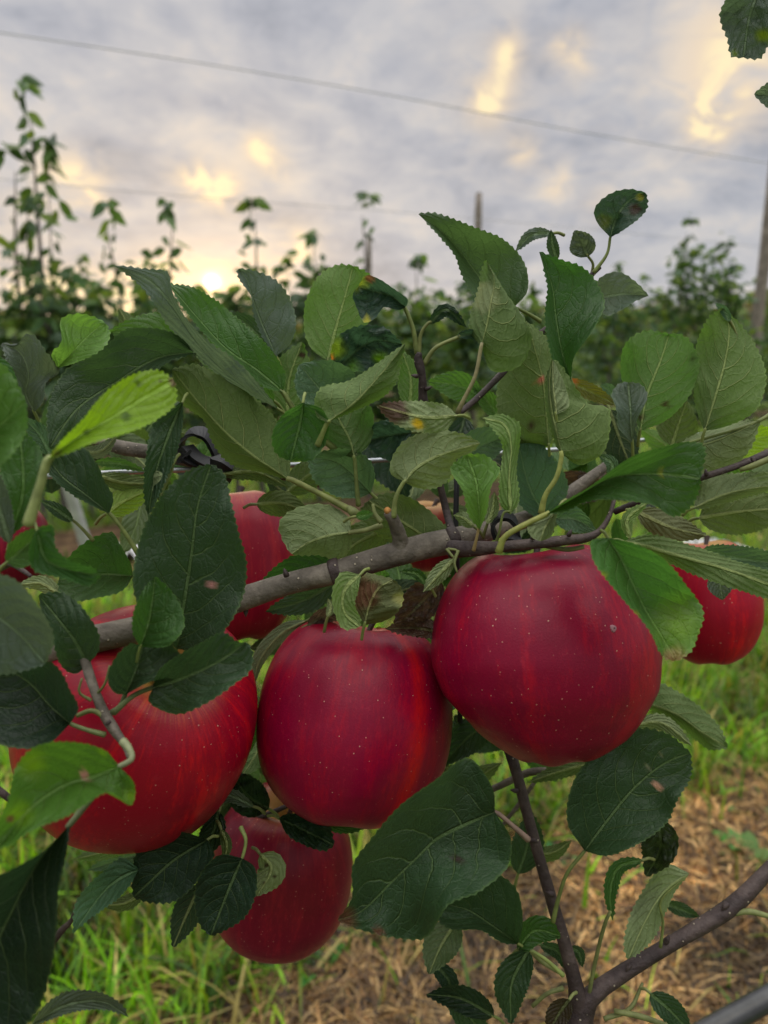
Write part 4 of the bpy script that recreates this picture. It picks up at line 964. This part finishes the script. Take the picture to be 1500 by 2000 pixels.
Lf([(1235,864),(1232,810),(1227,747)], [(1208,835),(1205,800),(1195,770),(1210,750)], [(1244,820),(1264,775),(1252,752)], .258, 'bl', 't', wave=.003)
Lf([(1312,872),(1325,830),(1342,783)], 42, 40, .285, 'u2', 'u')
Lf([(1318,872),(1380,865),(1435,845),(1485,821)], [(1360,848),(1420,829),(1460,821)], [(1338,928),(1375,934),(1420,917),(1462,880)], .275, 'u', 'u', pet=[(1485,821),(1520,795)], label='large pale leaf underside above the purple twig at right')
Lf([(1068,1004),(1130,968),(1190,935),(1260,925),(1320,928),(1367,935)], [(1100,981),(1150,952),(1192,920),(1235,892),(1300,872),(1345,864),(1374,872)], [(1100,1000),(1150,978),(1215,977),(1275,986),(1315,1008),(1350,986),(1364,955)], .222, 'dk2', 't', teeth=3.5, wave=.002, marks=[(1290,922,7,(.30,.28,.02),.8)], pet=[(1070,1003),(1015,1030),(985,1050),(974,1078)], petw=13, petc=(.26,.28,.07), label='vivid green leaf with notched edge above the right apple')
Lf([(1092,990),(1068,1025),(1055,1057)], [(1087,1010),(1076,1048)], [(1062,1008),(1030,1030),(1040,1050)], .2225, 'u', 'u', teeth=1)
Lf([(1193,932),(1195,905),(1168,888)], 12, 12, .255, 'bl2', 't')
Lf([(1230,1052),(1225,1015),(1267,980)], 11, 12, .252, 'br2', 'u')
Lf([(1082,1012),(1120,1012),(1164,1037)], [(1100,992),(1125,990),(1152,1015)], [(1095,1030),(1130,1040)], .252, 'bl2', 't', marks=[])
Lf([(1187,1050),(1213,1090),(1235,1140),(1262,1195),(1290,1240),(1320,1290)], [(1237,1062),(1292,1089),(1337,1140),(1372,1195),(1362,1240),(1346,1274)], [(1156,1056),(1158,1090),(1183,1128),(1226,1180),(1266,1226),(1297,1283)], .222, (.045,.125,.025), 't', d1=.212, marks=[(1320,1285,30,(.26,.16,.10),.5),(1322,1230,6,(.03,.06,.01)),(1175,1125,12,(.22,.26,.02),.9),(1240,1200,12,(.22,.20,.03),.9),(1330,1225,75,(.12,.25,.022),.9)], label='soft focused green leaf with a tan tip over the right apple')
Lf([(1216,1057),(1320,1085),(1420,1112),(1580,1172)], [(1267,1045),(1350,1066),(1430,1094),(1520,1125)], [(1283,1087),(1350,1119),(1430,1147),(1520,1172)], .24, 'ol', 'u', label='long olive leaf reaching out of the right edge')
Lf([(1372,1074),(1440,1090),(1570,1105)], 24, 26, .26, 'bl2', 't')
Lf([(1405,1118),(1407,1145),(1411,1172)], 27, 25, .28, 'bl', 't')
Lf([(1355,992),(1430,962),(1540,945)], [(1370,940),(1440,925),(1500,925)], 15, .275, 'u', 'u')
Lf([(1365,1012),(1440,1000),(1560,990)], 42, 44, .295, 'u2', 'u')
Lf([(1245,1000),(1310,1030),(1380,1047)], 28, 26, .268, (.05,.05,.03), 'u')
Lf([(1435,892),(1470,860),(1530,845)], 25, 26, .33, 'yl', 't')
Lf([(1108,742),(1160,768),(1208,792)], 15, 16, .285, (.08,.09,.015), 't', marks=[(1120,745,12,(.25,.08,.03),.8)])
Lf([(1200,775),(1185,760),(1172,752)], 12, 14, .29, 'bl2', 't')
Lf([(1495,-50),(1465,30),(1452,112)], [(1530,-10),(1508,60),(1484,112)], [(1425,-8),(1407,32),(1422,75),(1430,108)], .28, (.034,.055,.042), 't', crinkle=.4, marks=[(1490,68,20,(.07,.11,.01),.6),(1436,105,10,(.07,.11,.01),.6)], label='dark puckered leaf hanging in from the top right corner')
Lf([(1570,190),(1520,186),(1473,184)], 36, 34, .28, 'bl', 't', label='leaf tip entering from the right edge high in the sky')
# behind
Lf([(193,930),(240,943),(305,945)], 18, 16, .285, 'u2', 'u')
Lf([(183,903),(230,904),(287,921)], 9, 10, .29, 'md', 't')
Lf([(206,1004),(240,980),(302,952)], 24, 26, .285, 'yl', 'u')
Lf([(142,1018),(110,995),(77,977)], 12, 13, .25, 'dk', 't', pet=[(142,1016),(160,1032),(182,1056)], petw=7)
Lf([(435,926),(500,922),(565,952)], 14, 16, .285, 'u2', 'u')
Lf([(500,985),(550,983),(605,1002)], 24, 26, .29, 'u2', 'u')
Lf([(700,855),(760,900),(795,972)], 50, 48, .34, 'vdk', 't')
Lf([(805,845),(760,850),(712,862)], [(780,887),(765,900),(733,884)], [(790,830),(750,821),(724,833)], .28, 'crl', 't', crinkle=.6)
Lf([(800,795),(802,740),(785,685)], 26, 26, .29, 'md', 'u')
Lf([(695,1009),(730,1002)], 9, 10, .254, 'md', 't')
Lf([(560,962),(600,930),(645,895)], 30, 28, .295, 'u2', 'u')
Lf([(926,1029),(905,1012),(885,1006)], 13, 14, .255, 'u', 'u')
Lf([(952,1023),(962,995),(966,960)], 12, 12, .256, 'u', 'u')
Lf([(640,1205),(646,1185),(640,1168)], 8, 8, .26, 'u', 'u')
Lf([(1190,800),(1215,870),(1240,930)], 34, 36, .31, 'vdk', 'u')
Lf([(900,900),(940,870),(1000,850)], 34, 36, .30, 'bl2', 't')
Lf([(880,1480),(900,1440),(890,1395)], 22, 22, .34, 'dk', 't')
Lf([(1090,930),(1130,950),(1200,960)], 30, 30, .33, (.04,.025,.02), 't', crinkle=.6)
Lf([(470,1480),(485,1440),(500,1395)], 16, 16, .33, 'md', 't')
Lf([(440,1250),(470,1290),(500,1350)], 18, 20, .33, 'u', 'u')
# fill behind the apples and between the main leaves
_r = random.Random(44)
FILL = []
for _ in range(104):
    zone = _r.choice([(120,560,700,900),(560,1150,760,960),(1150,1480,820,1040),(560,900,1140,1260),(850,1250,930,1030),(440,560,1330,1520),(560,1150,860,1040),(880,1180,1380,1500),(380,520,1480,1600),(0,420,880,980),(720,1000,1150,1350)])
    x, y = _r.uniform(zone[0], zone[1]), _r.uniform(zone[2], zone[3]); a = _r.uniform(0, 6.28); l = _r.uniform(70, 130)
    FILL.append(dict(mid=[(x, y), (x+l*.5*math.cos(a)+8, y+l*.5*math.sin(a)), (x+l*math.cos(a), y+l*math.sin(a))], wl=l*_r.uniform(.18, .3), wr=l*_r.uniform(.18, .3), d=_r.uniform(.33, .40), d1=_r.uniform(.33, .40), db=0, sg=None, marks=(), crinkle=0, label=None, pet=None, petw=7, teeth=2, pk=.42, wave=.003, petc=(.1, .13, .05), fold=1, cap=.75, col=_r.choice(['dk', 'dk', 'md', 'vdk', 'u2', 'dk2']), face=_r.choice('ttu')))

for L in LEAVES:
    mm = np.mean(np.array(L['mid'], float), 0)
    if mm[0] < 480 and 1105 < mm[1] < 1450 and .2 < L['d'] < .24: L['d'] -= .013; L['d1'] -= .013
built = [build_leaf(L, i+1) for i, L in enumerate(LEAVES)]
order = sorted(range(len(built)), key=lambda i: -built[i][5])
if True:
    keep = set(order[:100])
    sV, sF, sUV, sUM, sC, off = [], [], [], [], [], 0
    pV = []
    for i, L in enumerate(LEAVES):
        V, Fq, UV, UM, C, area, base, al = built[i]
        pet = L['pet']
        if pet is None:
            m0, m1 = np.array(L['mid'][0], float), np.array(L['mid'][1], float)
            u = (m0-m1)/np.linalg.norm(m0-m1); q = m0+u*12; q2 = m0+u*24+np.array([0, 6.])
            pet = [tuple(m0), tuple(q), tuple(q2)]
        m0, m1 = np.array(L['mid'][0], float), np.array(L['mid'][1], float)
        u = (m1-m0)/np.linalg.norm(m1-m0); inn = m0+u*6
        d = L['d']; k = len(pet)
        pw = L['petw'] if L['pet'] else min(7, L['petw'])
        pts = [(inn[0], inn[1], d+.0004, pw*.7)]+[(p[0], p[1], d+(.0008 if j == 0 else .002*j), pw*(.8+.07*j+(.25 if j == k-1 and L['pet'] else 0))) for j, p in enumerate(pet)]
        Vp, Fp = px_tube(pts, n=14, sides=8)
        pc = np.array(L['petc'])*random.uniform(.8, 1.15)
        if i in keep:
            o = np_mesh('leaf', V, Fq, M_LEAF, colors=C, origin=base, parent=TREE, uvs={'span': UV, 'metric': UM})
            tag(o, L['label'])
            poly_mesh('leaf_stalk', Vp, Fp, M_PET, parent=o, origin=Vp[0], colors=pc)
        else:
            sV.append(V); sF += [tuple(a+off for a in f) for f in Fq]; sUV.append(UV); sUM.append(UM); sC.append(C); off += len(V)
            pV.append((Vp, Fp))
    for i, L in enumerate(FILL):
        V, Fq, UV, UM, C, area, base, al = build_leaf(L, i+500)
        sV.append(V); sF += [tuple(a+off for a in f) for f in Fq]; sUV.append(UV); sUM.append(UM); sC.append(C); off += len(V)
    o = np_mesh('small_leaves', np.vstack(sV), sF, M_LEAF, colors=np.vstack(sC), origin=P(750, 950, .3), parent=TREE, uvs={'span': np.vstack(sUV), 'metric': np.vstack(sUM)})
    tag(o, kind='stuff')
    Vp, Fp = merge(pV)
    o = poly_mesh('small_leaf_stalks', Vp, Fp, M_PET, parent=TREE, origin=Vp[0], colors=(.16, .18, .06)); tag(o, kind='stuff')

# extra stalks left over from picked fruit
for pts in [[(205,1400,.213,12),(180,1388,.213,10),(150,1398,.213,9)], [(190,1355,.216,6),(205,1335,.215,5),(214,1300,.215,4)], [(178,1368,.215,7),(155,1352,.214,5),(160,1325,.214,4)],
            [(700,1005,.258,12),(690,1000,.257,20),(680,990,.257,10)], [(745,1020,.257,12),(733,1005,.257,9),(728,985,.257,6)], [(1140,1068,.247,9),(1110,1073,.247,10),(1060,1066,.248,8)],
            [(895,1075,.25,7),(888,1100,.249,5),(893,1118,.249,4)], [(872,1072,.25,6),(885,1088,.249,5)],
            [(1200,1975,.29,10),(1250,1985,.287,11),(1320,2010,.285,9)], [(1180,1990,.29,9),(1230,1970,.292,8),(1255,1920,.295,5)], [(1095,1900,.292,9),(1060,1880,.29,8),(1036,1858,.285,7)],
            [(1150,1945,.292,8),(1160,1890,.29,8),(1183,1800,.282,7),(1192,1780,.280,6)], [(1432,1785,.303,10),(1460,1780,.302,12),(1520,1795,.30,9)], [(1445,918,.27,8),(1470,910,.268,12),(1520,888,.266,11)],
            [(1040,1965,.295,8),(1070,1940,.293,8),(1100,1930,.293,10)]]:
    Vp, Fp = px_tube(pts, n=12, sides=8); poly_mesh('fruit_stalk', Vp, Fp, M_PET, parent=TREE, origin=Vp[0], colors=(.15, .17, .06))

# ------------------------------------------------------------------ apples
def apple(cx, cy, d, w, h, tilt, fwd, m, label, prof_r=None, prof_l=None, lob=.015, seed=0, stem=True, pet=None):
    """cx,cy centre px; w,h full size px; tilt = lean of the axis in the picture (deg, + to the right); fwd = top leaning towards camera (deg)"""
    e = empty('apple', P(cx, cy, d))
    S = d/F; hw, hh = w/2*S, h/2*S
    base = [(0.0, -.0), (.10, .60), (.17, .72), (.27, .86), (.42, .965), (.58, 1.0), (.74, .965), (.88, .83), (.965, .64), (1.0, .45)]
    # generating outline: angle from top hollow to calyx: (radius fraction, height fraction)
    out_ = [(0, .60), (.06, .66), (.14, .80), (.26, .935), (.40, .99), (.56, .955), (.73, .83), (.88, .60), (.97, .31), (1.0, .03), (.985, -.24), (.925, -.49), (.81, -.72), (.65, -.885), (.47, -.975), (.30, -.975), (.16, -.90), (.07, -.82), (0, -.80)]
    c = catmull(out_, 72)
    nth = 96; V = []
    rs = random.Random(seed); ph = rs.uniform(0, 6.28); ph2 = rs.uniform(0, 6.28)
    for i, (rr, zz) in enumerate(c):
        for k in range(nth):
            th = 2*math.pi*k/nth
            lobe = 1+lob*math.cos(5*th+ph)*(.3+.9*max(0, -zz)) + .018*math.cos(2*th+ph2)+.012*math.cos(3*th+ph)
            z = zz + (.015*math.cos(5*th+ph)*(1 if zz < -.6 else 0)) + .03*math.cos(2*th+ph2+1)*max(0, zz)
            cs = math.cos(th)
            sc_ = 1.0
            if prof_r and prof_l:
                pr = np.interp(-zz, [q[0] for q in prof_r], [q[1] for q in prof_r]); pl = np.interp(-zz, [q[0] for q in prof_l], [q[1] for q in prof_l])
                sc_ = pr*(1+cs)/2+pl*(1-cs)/2
            r = rr*hw*lobe*sc_
            nb = 1+.010*mnoise.noise(Vector((math.cos(th)*1.5+seed, math.sin(th)*1.5, zz*1.5)))
            V.append((r*cs*nb, r*math.sin(th)*nb*.97, z*hh))
    V = np.array(V)
    Fq = []
    n = len(c)
    for i in range(n-1):
        for k in range(nth):
            k2 = (k+1) % nth
            Fq.append((i*nth+k, (i+1)*nth+k, (i+1)*nth+k2, i*nth+k2))
    me = np_mesh('skin', V, Fq, m, link_it=False)
    o = bpy.data.objects.new('skin', me); link(o, e)
    e.rotation_euler = Matrix.Rotation(R(tilt), 3, 'Y').to_euler()
    rot = Matrix.Rotation(-PITCH, 3, 'X') @ Matrix.Rotation(R(tilt), 3, 'Y') @ Matrix.Rotation(R(fwd), 3, 'X')
    e.rotation_euler = rot.to_euler()
    # calyx
    parts = []
    for k in range(5):
        a = 2*math.pi*k/5+.3
        parts.append(tube_arrays([(.0015*math.cos(a), .0015*math.sin(a), -.80*hh, .0016), (.0045*math.cos(a), .0045*math.sin(a), -.86*hh, .0015), (.006*math.cos(a+.3), .006*math.sin(a+.3), -.90*hh, .0004)], n=6, sides=5))
    Vc, Fc = merge(parts); me = bpy.data.meshes.new('calyx'); me.from_pydata([tuple(v) for v in Vc], [], fix_faces(Fc)); me.materials.append(M_CALYX)
    link(bpy.data.objects.new('calyx', me), e)
    if stem:
        Vc, Fc = tube_arrays([(0, 0, .58*hh, .0018), (.001, 0, .85*hh, .0012), (.003, .001, 1.02*hh, .0013), (.004, .002, 1.1*hh, .0018)], n=12, sides=8)
        me = bpy.data.meshes.new('stem'); me.from_pydata([tuple(v) for v in Vc], [], fix_faces(Fc)); me.materials.append(M_TWIG); link(bpy.data.objects.new('stem', me), e)
    return tag(e, label, 'apple', 'red apples hanging on the tree')
DR, BR = (.215, .0010, .027), (.44, .002, .018)
AM = [make_apple('apple_skin', 1.3, DR, BR, .45, .3, -.84), make_apple('apple_skin', 27.4, (.190, .0010, .024), (.38, .002, .018), .6, .15), make_apple('apple_skin', 9.7, (.28, .0015, .018), (.54, .005, .014), .9, .9), make_apple('apple_skin', 14.2, (.16, .003, .020), (.28, .008, .024), .8, .7), make_apple('apple_skin', 19.9, (.26, .006, .026), (.40, .02, .032), .9, .8)]
apple(690, 1404, .292, 370, 366, 7, -7, AM[0], 'deep crimson apple in the centre with a bright red stripe down its right side', prof_r=[(-1, 1.02), (0, 1.02), (.5, 1.02), (1, 1.05)], prof_l=[(-1, 1.0), (0, 1.0), (.5, .98), (1, .95)], seed=1)
apple(1058, 1277, .268, 428, 402, -5, -7, AM[1], 'largest dark red apple, right of centre under the twig', prof_r=[(-1, 1.02), (-.3, 1.0), (0, 1.0), (.4, 1.0), (.8, .90), (1, .75)], prof_l=[(-1, .95), (-.4, 1.0), (0, 1.0), (.3, .95), (.7, .76), (1, .55)], lob=.010, seed=2)
apple(272, 1416, .274, 450, 440, 34, 36, AM[2], 'bright red apple with a pale stem hollow partly behind dark leaves at left', seed=3)
apple(548, 1700, .355, 276, 305, 8, 14, AM[3], 'dusky red apple hanging lowest beneath the centre apple', seed=4)
apple(1381, 1176, .395, 202, 232, -4, -2, AM[2], 'red apple at far right behind the soft focused leaf', prof_r=[(-1, 1.02), (.3, 1.0), (1, .95)], prof_l=[(-1, 1), (0, 1), (1, .9)], seed=5)
apple(462, 1106, .36, 222, 286, -4, -8, AM[4], 'pinkish apple behind the thick branch in the upper centre left', seed=6, prof_r=[(-1, 1), (1, 1)], prof_l=[(-1, .9), (1, 1)])
apple(840, 1048, .40, 130, 130, 0, 12, AM[4], 'pale pink apple barely showing between leaves above the branch', seed=7)
apple(10, 1065, .37, 170, 160, 0, 10, AM[3], 'red apple cut off by the left edge behind leaves', seed=8)
apple(1236, 1275, .345, 108, 130, 0, 10, AM[3], 'dark red apple whose edge shows right of the largest apple', seed=9)

def apple_spot(e, px, py, rad):
    sk = [c for c in e.children if c.name.startswith('skin')][0]
    mw_ = Matrix.LocRotScale(e.location, e.rotation_euler, e.scale)
    best = None
    for v in sk.data.vertices:
        p = mw_ @ v.co; q = p-Vector((0, 0, H))
        d = q.y*CP-q.z*SP; u = q.y*SP+q.z*CP
        x, y = 750+F*q.x/d, 1000-F*u/d
        k = math.hypot(x-px, y-py)+d*3000
        if best is None or k < best[0]: best = (k, v.co.copy(), v.normal.copy())
    _, c, n = best
    t1 = n.orthogonal().normalized(); t2 = n.cross(t1); Vs = [c+n*.0004]; Fs = []
    for j, (rr, hh_) in enumerate(((.5, .00045), (1, .00035), (1.25, -.0002))):
        for k in range(14):
            a = 2*math.pi*k/14; Vs.append(c+(t1*math.cos(a)+t2*math.sin(a))*rad*rr*(1+.12*math.sin(3*a))+n*hh_)
    for k in range(14):
        k2 = (k+1) % 14; Fs.append((0, 1+k, 1+k2)); Fs.append((1+k, 15+k, 15+k2, 1+k2)); Fs.append((15+k, 29+k, 29+k2, 15+k2))
    me = bpy.data.meshes.new('russet_spot'); me.from_pydata([tuple(v) for v in Vs], [], Fs); me.materials.append(M_SPOT)
    o = link(bpy.data.objects.new('russet_spot', me), e)
    Vs = [c+n*.0007]+[c+(t1*math.cos(2*math.pi*k/8)+t2*math.sin(2*math.pi*k/8))*rad*.25+n*.0006 for k in range(8)]
    me = bpy.data.meshes.new('pit'); me.from_pydata([tuple(v) for v in Vs], [], [(0, 1+k, 1+(k+1) % 8) for k in range(8)]); me.materials.append(M_TIE)
    link(bpy.data.objects.new('pit', me), o)
apple_spot(bpy.data.objects['apple.001'], 1200, 1226, .0011)
# buds on the twigs
for bx, by, bd, ang, sz in [(1080,1747,.292,200,13),(1037,1640,.294,20,12),(1010,1545,.296,190,11),(1300,1840,.298,-60,13),(1420,1765,.302,130,14),(1230,1885,.294,120,12),(1040,1052,.243,-75,12),(1110,1046,.243,-60,11),
                            (560,1125,.257,-110,13),(700,1125,.257,80,12),(480,1190,.260,90,12),(1380,928,.268,-100,10),(1470,895,.27,70,10),(815,735,.264,190,10),(832,760,.266,-20,10),(215,1410,.211,150,10),(1050,650,.286,-120,8),(1135,560,.29,200,8)]:
    a = R(ang); Vb, Fb = px_tube([(bx, by, bd, sz*.9), (bx+math.cos(a)*sz*.5, by+math.sin(a)*sz*.5, bd-.0006, sz*.8), (bx+math.cos(a)*sz*1.2, by+math.sin(a)*sz*1.2, bd-.0008, sz*.2)], n=7, sides=8)
    poly_mesh('bud', Vb, Fb, M_TWIG, parent=TREE, origin=Vb[0])
# ------------------------------------------------------------------ wire, ties, hose
Vt, Ft = px_tube([(-400, 965, .27, 12), (0, 936, .282, 12), (190, 925, .29, 11.5), (600, 907, .315, 10.5), (950, 886, .34, 9.5), (1100, 877, .352, 9), (1290, 856, .375, 8.5), (1500, 838, .40, 8), (1900, 800, .45, 7)], n=90, sides=10)
tag(poly_mesh('wire', Vt, Ft, M_WIRE, origin=Vt[0]), 'taut galvanised wire running through the foreground leaves', 'wire')
Vt, Ft = px_tube([(1250, 2090, .46, 44), (1400, 2005, .47, 44), (1500, 1950, .48, 43), (1800, 1790, .52, 40)], n=40, sides=18)
tag(poly_mesh('irrigation_hose', Vt, Ft, M_HOSE, origin=Vt[0]), 'black irrigation hose crossing the bottom right corner', 'hose')
# tie: band looping round the upper twig and the wire
tie = empty('tree_tie', P(400, 890, .298)); tag(tie, 'black plastic tie fastening the brown twig to the wire at upper left', 'tie')
def ribbon(name, pts, wd, parent, mat_, th=.0007):
    """flat band: pts (x,y,d); wd metres wide"""
    q = np.array([tuple(P(*p)) for p in pts]); c = catmull(q, 30)
    T = np.gradient(c, axis=0); T /= np.linalg.norm(T, axis=1)[:, None]
    side = np.array([0.1, .95, .3]); V = []
    for i in range(30):
        s = side-T[i]*(side@T[i]); s /= np.linalg.norm(s); nrm = np.cross(T[i], s)
        for a, b in ((-1, -1), (1, -1), (1, 1), (-1, 1)): V.append(c[i]+s*wd/2*a+nrm*th*b)
    Fq = []
    for i in range(29):
        for k in range(4): Fq.append((i*4+k, i*4+(k+1) % 4, (i+1)*4+(k+1) % 4, (i+1)*4+k))
    Fq += [(3, 2, 1, 0), (29*4, 29*4+1, 29*4+2, 29*4+3)]
    return poly_mesh(name, np.array(V), Fq, mat_, parent=parent, origin=V[0], smooth=False)
ribbon('band', [(360, 905, .292), (355, 870, .292), (375, 846, .294), (402, 848, .296), (420, 875, .298), (430, 900, .30), (452, 915, .302)], .009, tie, M_TIE)
ribbon('band', [(365, 872, .290), (385, 893, .289), (408, 905, .290), (440, 918, .292), (452, 908, .296)], .007, tie, M_TIE)
ribbon('buckle', [(425, 895, .290), (440, 903, .288), (455, 915, .290), (450, 928, .294)], .008, tie, M_TIE, .0015)
ribbon('tail', [(372, 880, .287), (360, 895, .286), (375, 905, .287), (400, 912, .290)], .004, tie, M_TIE, .0006)
clip = empty('tree_clip', P(985, 1035, .256)); tag(clip, 'black plastic clip on the branch behind the narrow rolled leaf', 'clip')
ribbon('band', [(968, 1050, .258), (962, 1025, .257), (972, 1010, .257), (992, 1008, .257), (1008, 1025, .257), (1012, 1045, .258)], .006, clip, M_TIE)
ribbon('buckle', [(985, 1050, .255), (1000, 1052, .254), (1015, 1060, .256)], .006, clip, M_TIE, .0015)
Vt, Ft = px_tube([(890, 880, .31, 11), (892, 930, .305, 11), (890, 1040, .30, 11), (893, 1110, .30, 11), (898, 1420, .33, 11), (885, 1600, .345, 11), (850, 1720, .35, 11)], n=40, sides=10)  # vertical black tube, cut short out of sight behind the largest dark leaf
tag(poly_mesh('black_tube', Vt, Ft, M_TIE, origin=Vt[0]), 'thin black vertical tube behind the branch joint', 'tube')
